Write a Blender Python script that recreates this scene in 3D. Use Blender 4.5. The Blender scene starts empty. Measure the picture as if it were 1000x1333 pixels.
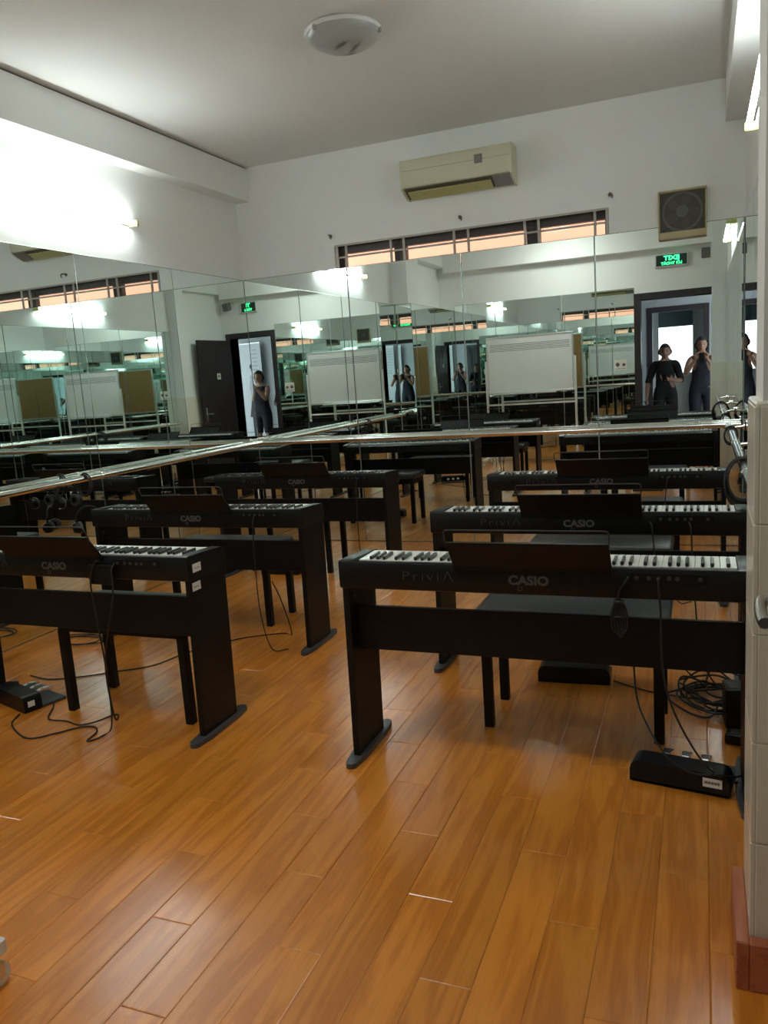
import bpy, bmesh, math, random
from mathutils import Vector, Matrix
random.seed(7)
PI = math.pi
S = bpy.context.scene
C = S.collection

# ------------------------------------------------------------------ camera
CAM_H = 1.3895
cd = bpy.data.cameras.new('camera'); cam = bpy.data.objects.new('camera', cd); C.objects.link(cam)
cd.sensor_fit = 'VERTICAL'; cd.sensor_height = 36.0; cd.lens = 36.0 * 1031.96 / 1333.0
cd.clip_start = 0.02; cd.clip_end = 200
yaw, pitch, roll = 0.3870, -0.1687, -0.0694
fw = Vector((-math.sin(yaw) * math.cos(pitch), math.cos(yaw) * math.cos(pitch), math.sin(pitch)))
rt = Vector((math.cos(yaw), math.sin(yaw), 0)); up = rt.cross(fw)
r2 = math.cos(roll) * rt + math.sin(roll) * up; u2 = -math.sin(roll) * rt + math.cos(roll) * up
cam.matrix_world = Matrix(((r2.x, u2.x, -fw.x, 0), (r2.y, u2.y, -fw.y, 0), (r2.z, u2.z, -fw.z, CAM_H), (0, 0, 0, 1)))
S.camera = cam

# ------------------------------------------------------------------ world, exposure
w = bpy.data.worlds.new('sky'); S.world = w; w.use_nodes = True
bg = w.node_tree.nodes['Background']; bg.inputs[0].default_value = (0.86, 0.93, 1.0, 1); bg.inputs[1].default_value = 1.1
S.view_settings.view_transform = 'Standard'; S.view_settings.look = 'None'
S.view_settings.gamma = 1.0; S.view_settings.use_curve_mapping = False
S.view_settings.exposure = 1.38
S.cycles.max_bounces = 24; S.cycles.glossy_bounces = 20; S.cycles.diffuse_bounces = 6
S.cycles.transmission_bounces = 12
TUBE_POWER = 20.5
LAMP_POWER = 23.0

# room planes (metres, camera above the origin, +Y towards the mirrored back wall)
XL, XR, YB, YF = -3.672, 0.274, 6.162, 0.52
ZM, ZMF, ZC, ZBEAM = 2.290, 2.360, 3.19, 2.916

# ------------------------------------------------------------------ materials
MATS = {}
def nt(name):
    m = bpy.data.materials.new(name); m.use_nodes = True
    n = m.node_tree.nodes; l = m.node_tree.links
    return m, n, l, n['Principled BSDF']
def mat(name, col, rough=0.5, metal=0.0, spec=0.5, bump=0.0, bscale=60.0, vary=0.0, vscale=3.0, coat=0.0, emit=None, estr=0.0, trans=0.0):
    m, n, l, p = nt(name)
    p.inputs['Base Color'].default_value = (*col, 1); p.inputs['Roughness'].default_value = rough
    p.inputs['Metallic'].default_value = metal; p.inputs['Specular IOR Level'].default_value = spec
    p.inputs['Coat Weight'].default_value = coat; p.inputs['Transmission Weight'].default_value = trans
    if emit: p.inputs['Emission Color'].default_value = (*emit, 1); p.inputs['Emission Strength'].default_value = estr
    tc = n.new('ShaderNodeTexCoord')
    if vary:
        no = n.new('ShaderNodeTexNoise'); no.inputs['Scale'].default_value = vscale; no.inputs['Detail'].default_value = 4
        l.new(tc.outputs['Object'], no.inputs['Vector'])
        mx = n.new('ShaderNodeMix'); mx.data_type = 'RGBA'
        mx.inputs['A'].default_value = (*[c * (1 - vary) for c in col], 1); mx.inputs['B'].default_value = (*[min(1, c * (1 + vary)) for c in col], 1)
        l.new(no.outputs['Fac'], mx.inputs['Factor']); l.new(mx.outputs['Result'], p.inputs['Base Color'])
    if bump:
        nb = n.new('ShaderNodeTexNoise'); nb.inputs['Scale'].default_value = bscale; nb.inputs['Detail'].default_value = 3
        l.new(tc.outputs['Object'], nb.inputs['Vector'])
        bp = n.new('ShaderNodeBump'); bp.inputs['Strength'].default_value = bump; bp.inputs['Distance'].default_value = 0.004
        l.new(nb.outputs['Fac'], bp.inputs['Height']); l.new(bp.outputs['Normal'], p.inputs['Normal'])
    MATS[name] = m
    return m
mat('wall_paint', (0.845, 0.86, 0.845), 0.75, spec=0.2, bump=0.08, bscale=90, vary=0.03, vscale=1.2)
mat('ceiling_paint', (0.78, 0.785, 0.765), 0.85, spec=0.1, vary=0.03, vscale=0.8)
mat('tile', (0.84, 0.80, 0.69), 0.22, spec=0.5, vary=0.05, vscale=14)
mat('grout', (0.74, 0.72, 0.66), 0.8)
mat('black_wood', (0.0062, 0.0052, 0.0052), 0.45, spec=0.22, bump=0.06, bscale=220)
mat('black_plastic', (0.0062, 0.0066, 0.0072), 0.36, spec=0.28, bump=0.05, bscale=500)
mat('grey_plastic', (0.045, 0.047, 0.05), 0.45, spec=0.4)
mat('slate_plastic', (0.055, 0.06, 0.064), 0.38, spec=0.5)
mat('rest_plastic', (0.0065, 0.006, 0.006), 0.45, spec=0.2)
mat('ivory', (0.80, 0.80, 0.77), 0.25, spec=0.5)
mat('ebony', (0.035, 0.035, 0.034), 0.28, spec=0.5)
mat('letter_grey', (0.10, 0.10, 0.10), 0.5)
mat('letter_dim', (0.065, 0.065, 0.065), 0.45)
mat('leatherette', (0.042, 0.044, 0.047), 0.30, spec=0.55, bump=0.10, bscale=260)
mat('sticker', (0.80, 0.80, 0.78), 0.5)
mat('ink', (0.03, 0.03, 0.035), 0.6)
mat('cable', (0.018, 0.018, 0.018), 0.5, spec=0.4)
mat('chrome', (0.78, 0.77, 0.73), 0.16, metal=1.0)
mat('steel', (0.62, 0.61, 0.58), 0.28, metal=1.0)
mat('pedal_metal', (0.88, 0.88, 0.88), 0.22, metal=1.0)
mat('ac_cream', (0.62, 0.60, 0.44), 0.45, vary=0.05, vscale=6)
mat('ac_dark', (0.10, 0.09, 0.055), 0.6)
mat('ac_vane', (0.50, 0.47, 0.20), 0.5)
mat('ac_display', (0.20, 0.18, 0.165), 0.35)
mat('fan_cream', (0.47, 0.40, 0.22), 0.5, vary=0.08, vscale=9)
mat('fan_dark', (0.12, 0.11, 0.095), 0.7, vary=0.1, vscale=20)
mat('fan_blade', (0.145, 0.135, 0.115), 0.6)
mat('fan_hub', (0.24, 0.235, 0.225), 0.6)
mat('lamp_glass', (0.40, 0.42, 0.41), 0.28, spec=0.5)
mat('lamp_leaf', (0.34, 0.36, 0.36), 0.4)
mat('lamp_rim', (0.72, 0.73, 0.72), 0.3)
mat('tube_glow', (1, 1, 1), 0.4, emit=(0.92, 1.0, 0.97), estr=TUBE_POWER)
mat('lamp_glow', (0.9, 0.9, 0.88), 0.4, emit=(0.98, 1.0, 0.93), estr=LAMP_POWER)
mat('batten', (0.80, 0.80, 0.80), 0.4)
mat('cap_yellow', (0.60, 0.62, 0.20), 0.4)
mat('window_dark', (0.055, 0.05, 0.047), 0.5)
mat('grille_paint', (0.47, 0.45, 0.41), 0.5)
mat('salmon_wall', (0.80, 0.41, 0.26), 0.9, spec=0.1, vary=0.12, vscale=1.5)
mat('hook_metal', (0.16, 0.15, 0.14), 0.5, metal=0.6)
mat('door_brown', (0.030, 0.022, 0.023), 0.38, spec=0.4, vary=0.15, vscale=8)
mat('door_frame', (0.034, 0.028, 0.030), 0.40, spec=0.4)
mat('exit_case', (0.62, 0.63, 0.62), 0.4)
mat('exit_face', (0.012, 0.045, 0.03), 0.35)
mat('exit_green', (0.02, 0.6, 0.15), 0.4, emit=(0.04, 1.0, 0.25), estr=1.6)
mat('board_white', (0.80, 0.81, 0.80), 0.25, vary=0.02, vscale=3)
mat('board_back', (0.40, 0.235, 0.095), 0.7, vary=0.12, vscale=10)
mat('aluminium', (0.68, 0.69, 0.68), 0.35, metal=0.85)
mat('white_paint', (0.74, 0.74, 0.70), 0.4)
mat('rubber_white', (0.70, 0.69, 0.63), 0.55)
mat('speaker_grey', (0.16, 0.16, 0.16), 0.6)
mat('paper', (0.80, 0.78, 0.70), 0.7)
mat('banner_grey', (0.52, 0.545, 0.57), 0.6, vary=0.06, vscale=1.5)
mat('banner_skin', (0.30, 0.255, 0.235), 0.6)
mat('banner_soft', (0.36, 0.37, 0.385), 0.6)
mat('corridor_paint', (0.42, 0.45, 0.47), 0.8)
mat('corridor_floor', (0.30, 0.29, 0.27), 0.4, vary=0.06)
mat('blind', (0.13, 0.20, 0.21), 0.7)
mat('skin', (0.42, 0.235, 0.165), 0.5, vary=0.06, vscale=12)
mat('hair', (0.012, 0.010, 0.010), 0.5)
mat('shirt_black', (0.016, 0.016, 0.019), 0.85)
mat('dress_navy', (0.014, 0.016, 0.028), 0.8)
mat('pants_black', (0.013, 0.013, 0.015), 0.85)
mat('eye_dark', (0.02, 0.015, 0.012), 0.2)
mat('lip', (0.33, 0.13, 0.11), 0.5)
mat('shoe', (0.05, 0.05, 0.05), 0.6)
mat('clear_plastic', (0.75, 0.78, 0.78), 0.12, spec=0.6)

# mirror glass: silvered, faintly green as thick float glass is
m, n, l, p = nt('mirror_glass'); MATS['mirror_glass'] = m
p.inputs['Base Color'].default_value = (0.835, 0.915, 0.893, 1); p.inputs['Metallic'].default_value = 1.0; p.inputs['Roughness'].default_value = 0.0
mat('mirror_edge', (0.30, 0.36, 0.34), 0.25, metal=0.6)
m, n, l, p = nt('window_glass'); MATS['window_glass'] = m
p.inputs['Base Color'].default_value = (0.95, 0.97, 0.97, 1); p.inputs['Roughness'].default_value = 0.0
p.inputs['Transmission Weight'].default_value = 1.0; p.inputs['IOR'].default_value = 1.12

def wood_mat(name, cols, rough, seed_from_object=True, along='Y', coat=0.12):
    m, n, l, p = nt(name); MATS[name] = m
    tc = n.new('ShaderNodeTexCoord'); oi = n.new('ShaderNodeObjectInfo')
    add = n.new('ShaderNodeVectorMath'); add.operation = 'ADD'
    sc = n.new('ShaderNodeVectorMath'); sc.operation = 'SCALE'; sc.inputs[0].default_value = (37.0, 91.0, 13.0)
    l.new(oi.outputs['Random'], sc.inputs['Scale'])
    l.new(tc.outputs['Object'], add.inputs[0]); l.new(sc.outputs['Vector'], add.inputs[1])
    mp = n.new('ShaderNodeMapping'); mp.inputs['Scale'].default_value = (11.0, 1.0, 11.0) if along == 'Y' else (1.15, 9.0, 9.0)
    l.new(add.outputs['Vector'], mp.inputs['Vector'])
    n1 = n.new('ShaderNodeTexNoise'); n1.inputs['Scale'].default_value = 1.3; n1.inputs['Detail'].default_value = 5; n1.inputs['Distortion'].default_value = 0.5
    l.new(mp.outputs['Vector'], n1.inputs['Vector'])
    # cathedral grain: rings of the low-frequency noise
    mu = n.new('ShaderNodeMath'); mu.operation = 'MULTIPLY'; mu.inputs[1].default_value = 26.0; l.new(n1.outputs['Fac'], mu.inputs[0])
    sn = n.new('ShaderNodeMath'); sn.operation = 'SINE'; l.new(mu.outputs[0], sn.inputs[0])
    n2 = n.new('ShaderNodeTexNoise'); n2.inputs['Scale'].default_value = 14.0; n2.inputs['Detail'].default_value = 6
    l.new(mp.outputs['Vector'], n2.inputs['Vector'])
    mr = n.new('ShaderNodeMapRange'); mr.inputs['From Min'].default_value = -1; mr.inputs['From Max'].default_value = 1
    l.new(sn.outputs[0], mr.inputs['Value'])
    mix = n.new('ShaderNodeMath'); mix.operation = 'MULTIPLY_ADD'; mix.inputs[1].default_value = 0.50; l.new(mr.outputs['Result'], mix.inputs[0])
    h = n.new('ShaderNodeMath'); h.operation = 'MULTIPLY'; h.inputs[1].default_value = 0.5; l.new(n2.outputs['Fac'], h.inputs[0])
    l.new(h.outputs[0], mix.inputs[2])
    cr = n.new('ShaderNodeValToRGB'); l.new(mix.outputs[0], cr.inputs['Fac'])
    e = cr.color_ramp.elements; e[0].position = 0.08; e[0].color = (*cols[0], 1); e[1].position = 0.85; e[1].color = (*cols[2], 1)
    k = e.new(0.45); k.color = (*cols[1], 1)
    hs = n.new('ShaderNodeHueSaturation'); l.new(cr.outputs['Color'], hs.inputs['Color'])
    vr = n.new('ShaderNodeMapRange'); vr.inputs['To Min'].default_value = 0.92; vr.inputs['To Max'].default_value = 1.10
    l.new(oi.outputs['Random'], vr.inputs['Value']); l.new(vr.outputs['Result'], hs.inputs['Value'])
    l.new(hs.outputs['Color'], p.inputs['Base Color'])
    p.inputs['Roughness'].default_value = rough; p.inputs['Coat Weight'].default_value = coat; p.inputs['Coat Roughness'].default_value = 0.20
    bp = n.new('ShaderNodeBump'); bp.inputs['Strength'].default_value = 0.22; bp.inputs['Distance'].default_value = 0.0015
    l.new(mix.outputs[0], bp.inputs['Height']); l.new(bp.outputs['Normal'], p.inputs['Normal'])
    return m
FCOL = ((0.50, 0.150, 0.012), (0.62, 0.205, 0.018), (0.72, 0.265, 0.032))
wood_mat('laminate', FCOL, 0.32, coat=0.5)
wood_mat('laminate_base', ((0.34, 0.10, 0.045), (0.44, 0.14, 0.065), (0.52, 0.18, 0.085)), 0.4)
mat('floor_groove', (0.25, 0.10, 0.035), 0.6)

# ------------------------------------------------------------------ mesh helpers
def bx(bm, x0, x1, y0, y1, z0, z1, bev=0.0, seg=1, mtx=None):
    g = bmesh.new()
    bmesh.ops.create_cube(g, size=1)
    bmesh.ops.scale(g, vec=(abs(x1 - x0), abs(y1 - y0), abs(z1 - z0)), verts=g.verts)
    bmesh.ops.translate(g, vec=((x0 + x1) / 2, (y0 + y1) / 2, (z0 + z1) / 2), verts=g.verts)
    if bev: bmesh.ops.bevel(g, geom=g.edges[:], offset=bev, segments=seg, profile=0.5, affect='EDGES', clamp_overlap=True)
    merge(bm, g, mtx); return bm
def merge(bm, g, mtx=None):
    if mtx is not None: bmesh.ops.transform(g, matrix=mtx, verts=g.verts)
    me = bpy.data.meshes.new('tmp'); g.to_mesh(me); g.free(); bm.from_mesh(me); bpy.data.meshes.remove(me)
def box(*a, **k):
    bm = bmesh.new(); bx(bm, *a, **k); return bm
def cyl(bm, p0, p1, r, seg=16, r1=None, cap=True):
    p0, p1 = Vector(p0), Vector(p1); d = p1 - p0
    g = bmesh.new(); bmesh.ops.create_cone(g, cap_ends=cap, segments=seg, radius1=r, radius2=r if r1 is None else r1, depth=d.length)
    merge(bm, g, Matrix.Translation((p0 + p1) / 2) @ d.to_track_quat('Z', 'Y').to_matrix().to_4x4()); return bm
def smooth_path(pts, n=8):
    P = [Vector(p) for p in pts]; P = [2 * P[0] - P[1]] + P + [2 * P[-1] - P[-2]]; out = []
    for i in range(1, len(P) - 2):
        for k in range(n):
            t = k / n; a, b, c, d = P[i - 1], P[i], P[i + 1], P[i + 2]
            out.append(0.5 * ((2 * b) + (c - a) * t + (2 * a - 5 * b + 4 * c - d) * t * t + (3 * b - a - 3 * c + d) * t ** 3))
    out.append(P[-2]); return out
def tube(bm, pts, r, seg=6, smooth=0):
    pts = smooth_path(pts, smooth) if smooth else [Vector(p) for p in pts]
    rings = []; prev = None
    for i, p in enumerate(pts):
        t = (pts[min(i + 1, len(pts) - 1)] - pts[max(i - 1, 0)]).normalized()
        a = prev if prev is not None else (Vector((0, 0, 1)) if abs(t.z) < 0.9 else Vector((1, 0, 0)))
        u = (a - t * a.dot(t)); u = u.normalized() if u.length > 1e-6 else t.orthogonal().normalized()
        v = t.cross(u); prev = u
        rings.append([bm.verts.new(p + r * (math.cos(2 * PI * k / seg) * u + math.sin(2 * PI * k / seg) * v)) for k in range(seg)])
    for a, b in zip(rings, rings[1:]):
        for k in range(seg):
            bm.faces.new((a[k], a[(k + 1) % seg], b[(k + 1) % seg], b[k]))
    bm.faces.new(rings[0][::-1]); bm.faces.new(rings[-1]); return bm
def prism(bm, prof, x0, x1, axis='X'):
    """extrude a closed profile; axis X: prof=(y,z); axis Y: prof=(x,z); axis Z: prof=(x,y)"""
    def P(a, b, t): return {'X': (t, a, b), 'Y': (a, t, b), 'Z': (a, b, t)}[axis]
    A = [bm.verts.new(P(a, b, x0)) for a, b in prof]; B = [bm.verts.new(P(a, b, x1)) for a, b in prof]; n_ = len(prof)
    for i in range(n_): bm.faces.new((A[i], A[(i + 1) % n_], B[(i + 1) % n_], B[i]))
    bm.faces.new(A[::-1]); bm.faces.new(B); bmesh.ops.recalc_face_normals(bm, faces=bm.faces[:]); return bm
def lathe(bm, prof, seg=32, mtx=None):
    g = bmesh.new(); rings = []
    for r, z in prof:
        if r < 1e-6: rings.append([g.verts.new((0, 0, z))])
        else: rings.append([g.verts.new((r * math.cos(2 * PI * k / seg), r * math.sin(2 * PI * k / seg), z)) for k in range(seg)])
    for a, b in zip(rings, rings[1:]):
        for k in range(seg):
            k2 = (k + 1) % seg
            if len(a) == 1 and len(b) > 1: g.faces.new((a[0], b[k], b[k2]))
            elif len(b) == 1 and len(a) > 1: g.faces.new((a[k], a[k2], b[0]))
            elif len(a) > 1: g.faces.new((a[k], a[k2], b[k2], b[k]))
    bmesh.ops.recalc_face_normals(g, faces=g.faces[:]); merge(bm, g, mtx); return bm
def ell(bm, c, rx, ry, rz, u=16, v=10, mtx=None):
    g = bmesh.new(); bmesh.ops.create_uvsphere(g, u_segments=u, v_segments=v, radius=1)
    bmesh.ops.scale(g, vec=(rx, ry, rz), verts=g.verts); bmesh.ops.translate(g, vec=c, verts=g.verts); merge(bm, g, mtx); return bm
def obj(name, bm, material, parent=None, smooth=False, kind=None, loc=None, label=None):
    me = bpy.data.meshes.new(name); bm.to_mesh(me); bm.free()
    me.materials.append(MATS[material])
    if smooth:
        for f in me.polygons: f.use_smooth = True
        try: me.set_sharp_from_angle(angle=math.radians(38))
        except Exception: pass
    o = bpy.data.objects.new(name, me); C.objects.link(o); o.parent = parent
    if loc is not None: o.location = loc
    if kind: o['kind'] = kind
    if label: o['label'] = label
    return o
def tag(o, label, cat, group=None):
    o['label'] = label; o['category'] = cat
    if group: o['group'] = group
    return o
def thing(name, label, cat, loc=(0, 0, 0), rz=0.0, group=None):
    o = bpy.data.objects.new(name, None); C.objects.link(o); o.empty_display_size = 0.1
    o.location = loc; o.rotation_euler = (0, 0, rz)
    return tag(o, label, cat, group)
def copy_tree(o, parent=None):
    c = o.copy(); C.objects.link(c); c.parent = parent
    for ch in list(o.children): copy_tree(ch, c)
    return c
def text_bm(s, size, width=None, bold=0.0, depth=0.0008, spacing=1.0):
    """lettering as mesh in XZ plane facing -Y, baseline at z=0, centred in x"""
    cu = bpy.data.curves.new('t', 'FONT'); cu.body = s; cu.size = size; cu.extrude = depth / 2; cu.offset = bold; cu.space_character = spacing; cu.resolution_u = 3
    t = bpy.data.objects.new('t', cu); C.objects.link(t)
    dg = bpy.context.evaluated_depsgraph_get(); dg.update()
    me = bpy.data.meshes.new_from_object(t.evaluated_get(dg)); bpy.data.objects.remove(t); bpy.data.curves.remove(cu)
    bm = bmesh.new(); bm.from_mesh(me); bpy.data.meshes.remove(me)
    xs = [v.co.x for v in bm.verts]; cx = (min(xs) + max(xs)) / 2; k = (width / (max(xs) - min(xs))) if width else 1.0
    for v in bm.verts: v.co = Vector(((v.co.x - cx) * k, -v.co.z, v.co.y))
    bmesh.ops.recalc_face_normals(bm, faces=bm.faces[:])
    return bm

# ================================================================== THE SETTING
# floor: a groove-coloured slab carrying the laminate planks, each plank a part
floor = obj('floor', box(XL - 0.1, XR + 0.1, 0.30, YB + 0.1, -0.06, -0.003), 'floor_groove', kind='structure')
PW, PL = 0.1268, 0.843
def plank_bm(wd, ln):
    bm = bmesh.new(); b = 0.0022; hx, hy = wd / 2 - 0.0003, ln / 2 - 0.0003
    lo = [bm.verts.new((sx * hx, sy * hy, -0.003)) for sx, sy in ((-1, -1), (1, -1), (1, 1), (-1, 1))]
    md = [bm.verts.new((sx * hx, sy * hy, -0.0012)) for sx, sy in ((-1, -1), (1, -1), (1, 1), (-1, 1))]
    hi = [bm.verts.new((sx * (hx - b), sy * (hy - b), 0)) for sx, sy in ((-1, -1), (1, -1), (1, 1), (-1, 1))]
    for a, c in ((lo, md), (md, hi)):
        for i in range(4): bm.faces.new((a[i], a[(i + 1) % 4], c[(i + 1) % 4], c[i]))
    bm.faces.new(hi); return bm
cache = {}
row = 0; x = -0.997 - PW * math.ceil((-0.997 - XL) / PW)
while x < XR - 0.005:
    x0, x1 = max(x, XL), min(x + PW, XR)
    k = round((x + 0.997) / PW)
    y = 2.65 - (k + 1) * PL / 3
    y -= PL * math.ceil((y - 0.42) / PL)
    while y < YB - 0.01:
        y0, y1 = max(y, 0.42), min(y + PL, YB)
        if y1 - y0 > 0.02 and x1 - x0 > 0.01:
            key = (round(x1 - x0, 4), round(y1 - y0, 4))
            if key not in cache:
                o = obj('plank', plank_bm(x1 - x0, y1 - y0), 'laminate', floor); cache[key] = o.data
            else:
                o = bpy.data.objects.new('plank', cache[key]); C.objects.link(o); o.parent = floor
            o.location = ((x0 + x1) / 2, (y0 + y1) / 2, 0)
        y += PL
    x += PW

obj('ceiling', box(XL - 0.1, XR + 0.1, YF - 0.25, YB + 0.1, ZC, ZC + 0.1), 'ceiling_paint', kind='structure')

# back wall with the high window opening
WX0, WX1, WZ0, WZ1 = -2.79, -0.617, 2.20, 2.474
bm = bmesh.new(); yb0, yb1 = YB + 0.006, YB + 0.20
bx(bm, XL - 0.1, WX0, yb0, yb1, 0, ZC); bx(bm, WX1, XR + 0.1, yb0, yb1, 0, ZC)
bx(bm, WX0, WX1, yb0, yb1, 0, WZ0); bx(bm, WX0, WX1, yb0, yb1, WZ1, ZC)
wall_back = obj('wall_back', bm, 'wall_paint', kind='structure')
wall_left = obj('wall_left', box(XL - 0.15, XL - 0.006, YF - 0.25, YB + 0.2, 0, ZC), 'wall_paint', kind='structure')
wall_right = obj('wall_right', box(XR + 0.006, XR + 0.15, YF - 0.25, YB + 0.2, 0, ZC), 'wall_paint', kind='structure')
DX0, DX1, DZ = -0.785, 0.130, 2.190           # door opening
bm = bmesh.new()
bx(bm, XL - 0.1, DX0, YF - 0.25, YF - 0.006, 0, ZC); bx(bm, DX1, XR + 0.1, YF - 0.25, YF - 0.006, 0, ZC); bx(bm, DX0, DX1, YF - 0.25, YF - 0.006, DZ, ZC)
wall_front = obj('wall_front', bm, 'wall_paint', kind='structure')

# mirrors: separate polished panels
def mirror_bm(wd, ht):
    bm = bmesh.new(); hx = wd / 2 - 0.0018; c = 0.0040
    prof = [(-hx, 0.004), (hx, ht)]
    def q(x0, x1, z0, z1, y): return [bm.verts.new(v) for v in ((x0, y, z0), (x1, y, z0), (x1, y, z1), (x0, y, z1))]
    b = q(-hx, hx, 0.004, ht, 0.006); e = q(-hx, hx, 0.004, ht, 0.002); f = q(-hx + c, hx - c, 0.004 + c, ht - c, 0.0)
    for a, d, mi in ((b, e, 1), (e, f, 1)):
        for i in range(4):
            fa = bm.faces.new((a[i], a[(i + 1) % 4], d[(i + 1) % 4], d[i])); fa.material_index = mi
    bm.faces.new(f).material_index = 0; bm.faces.new(b[::-1]).material_index = 1
    bmesh.ops.recalc_face_normals(bm, faces=bm.faces[:])
    return bm
def mirror(parent, a, b, plane, ht, side, tilt=0.0):
    o = obj('mirror_panel', mirror_bm(b - a, ht), 'mirror_glass', parent); o.data.materials.append(MATS['mirror_edge'])
    mid = (a + b) / 2
    o.location, o.rotation_euler = {'back': ((mid, plane, 0), (0, 0, 0)), 'front': ((mid, plane, 0), (0, 0, PI)),
                                    'left': ((plane, mid, 0), (0, 0, PI / 2)), 'right': ((plane, mid, 0), (0, 0, -PI / 2))}[side]
    o.rotation_euler.z += tilt      # panels are never hung perfectly square
    return o
for a, b in zip((XL, -2.692, -1.727, -0.720), (-2.692, -1.727, -0.720, XR)): mirror(wall_back, a, b, YB, ZM, 'back')
for a, b in zip((2.46, 3.12, 4.132, 5.142), (3.12, 4.132, 5.142, YB)): mirror(wall_left, a, b, XL, ZM, 'left', math.radians(-0.24))
for a, b in zip((1.985, 2.10, 3.12, 4.132, 5.142), (2.10, 3.12, 4.132, 5.142, YB)): mirror(wall_right, a, b, XR, ZM, 'right')
for a, b in zip((XL + 0.22, -2.83, -1.86), (-2.83, -1.86, -0.862)): mirror(wall_front, a, b, YF, ZMF, 'front')

# beams under the ceiling, then a painted shadow gap
obj('trim_1', box(XL - 0.006, XL + 0.131, YF, YB + 0.006, ZBEAM, ZC - 0.012), 'wall_paint', kind='structure')
obj('trim_2', box(0.151, XR + 0.006, YF, YB + 0.006, ZBEAM, ZC), 'wall_paint', kind='structure')
obj('trim_3', box(XL + 0.131, 0.151, YF - 0.006, YF + 0.17, 2.83, ZC), 'wall_paint', kind='structure')
obj('shadow_gap_strip', box(XL, XL + 0.118, YF, YB, ZC - 0.012, ZC), 'window_dark', kind='structure')  # dark strip filling the gap above the left beam, painted as its shadow

# pillars with tiled wainscot
def pillar(name, x0, x1, y0, y1, sgn):
    """sgn -1: room face is at x0 (right wall); +1: room face at x1 (left wall)"""
    t = 0.016
    core = obj(name, box(x0 + (t if sgn < 0 else 0), x1 - (t if sgn > 0 else 0), y0 + t, y1 - t, 0, ZC), 'wall_paint', kind='structure')
    bm = box(x0 + (0.004 if sgn < 0 else 0), x1 - (0.004 if sgn > 0 else 0), y0 + 0.004, y1 - 0.004, 0, 1.276)
    obj('grout_bed', bm, 'grout', core)
    zs = [0.10, 0.34, 0.572, 0.812, 1.044, 1.282]
    g = 0.0016
    for za, zb in zip(zs, zs[1:]):
        for ya, yb, xa, xb in ((y0, y1, None, None), (None, None, x0, x1)):
            if ya is not None:
                fx = x0 if sgn < 0 else x1
                obj('tile', box(min(fx, fx - sgn * 0.010), max(fx, fx - sgn * 0.010), ya + g, yb - g, za + g, zb - g, bev=0.0012), 'tile', core)
            else:
                xin0, xin1 = (xa + 0.011, xb) if sgn < 0 else (xa, xb - 0.011)
                for fy, d in ((y0, 1), (y1, -1)):
                    obj('tile', box(xin0, xin1, min(fy, fy + d * 0.010), max(fy, fy + d * 0.010), za + g, zb - g, bev=0.0012), 'tile', core)
    obj('cap', box(x0 + (0.001 if sgn < 0 else 0), x1 - (0.001 if sgn > 0 else 0), y0 + 0.001, y1 - 0.001, 1.276, 1.290, bev=0.004), 'tile', core)
    return core
pillar('wall_pillar_right', 0.097, XR + 0.006, 1.73, 1.985, -1)
pl_ = obj('wall_pillar_left', box(XL - 0.006, XL + 0.205, 2.05, 2.52, ZM, ZC), 'wall_paint', kind='structure')
bl_ = obj('wall_boxed_left', box(XL - 0.006, XL + 0.214, YF - 0.006, 2.454, 0, ZM), 'wall_paint', kind='structure')
mirror(bl_, XL + 0.001, XL + 0.22, 2.46, ZM, 'front')
for a, b in ((YF, 1.50), (1.50, 2.46)): mirror(bl_, a, b, XL + 0.22, ZM, 'left')
# tiled wainscot on the short right wall beside the door
for za, zb in zip([0.10, 0.34, 0.572, 0.812, 1.044], [0.34, 0.572, 0.812, 1.044, 1.282]):
    for ya, yb in zip((YF, 1.05, 1.40), (1.05, 1.40, 1.73)):
        obj('tile', box(XR - 0.006, XR + 0.006, ya + 0.002, yb - 0.002, za + 0.002, zb - 0.002, bev=0.0015), 'tile', wall_right)

# laminate skirting round the right pillar
bm = bmesh.new()
bx(bm, 0.068, 0.0965, 1.700, 1.985, 0, 0.118, bev=0.003); bx(bm, 0.0965, XR, 1.700, 1.7295, 0, 0.118, bev=0.003)
obj('baseboard_right', bm, 'laminate_base', kind='structure')

# high window in the back wall
win = obj('window_1', bmesh.new(), 'window_dark', kind='structure')
def wpart(name, b, m='window_dark'): return obj(name, b, m, win)
bm = bmesh.new(); ya, yb_ = YB + 0.085, YB + 0.135
bx(bm, WX0, WX1, ya, yb_, 2.408, WZ1); bx(bm, WX0, WX0 + 0.05, ya, yb_, WZ0, 2.41); bx(bm, WX1 - 0.035, WX1, ya, yb_, WZ0, 2.41); bx(bm, WX0, WX1, ya, yb_, WZ0, WZ0 + 0.03)
wpart('window_frame', bm)
for xm in (-2.245, -1.175): wpart('mullion', box(xm - 0.05, xm + 0.05, ya - 0.012, yb_, WZ0, 2.43, bev=0.004))
for a, b in ((WX0 + 0.05, -2.295), (-2.195, -1.225), (-1.125, WX1 - 0.035)):
    wpart('pane', box(a, b, YB + 0.108, YB + 0.112, WZ0 + 0.03, 2.408), 'window_glass')
for i, xg in enumerate((-2.772, -2.690, -2.300, -2.190, -1.775, -1.662, -1.225, -1.122, -0.715, -0.630)):
    wpart('grille_bar', box(xg - 0.009, xg + 0.009, YB + 0.010, YB + 0.022, WZ0, WZ1 - 0.002), 'grille_paint')
wpart('grille_bar', box(WX0, WX1, YB + 0.022, YB + 0.032, 2.367, 2.381), 'grille_paint')
wpart('grille_bar', box(WX0, WX1, YB + 0.008, YB + 0.020, WZ1 - 0.014, WZ1), 'grille_paint')
obj('wall_outside', box(-6.5, 3.0, YB + 1.9, YB + 2.05, -0.5, 4.2), 'salmon_wall', kind='structure')

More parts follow.
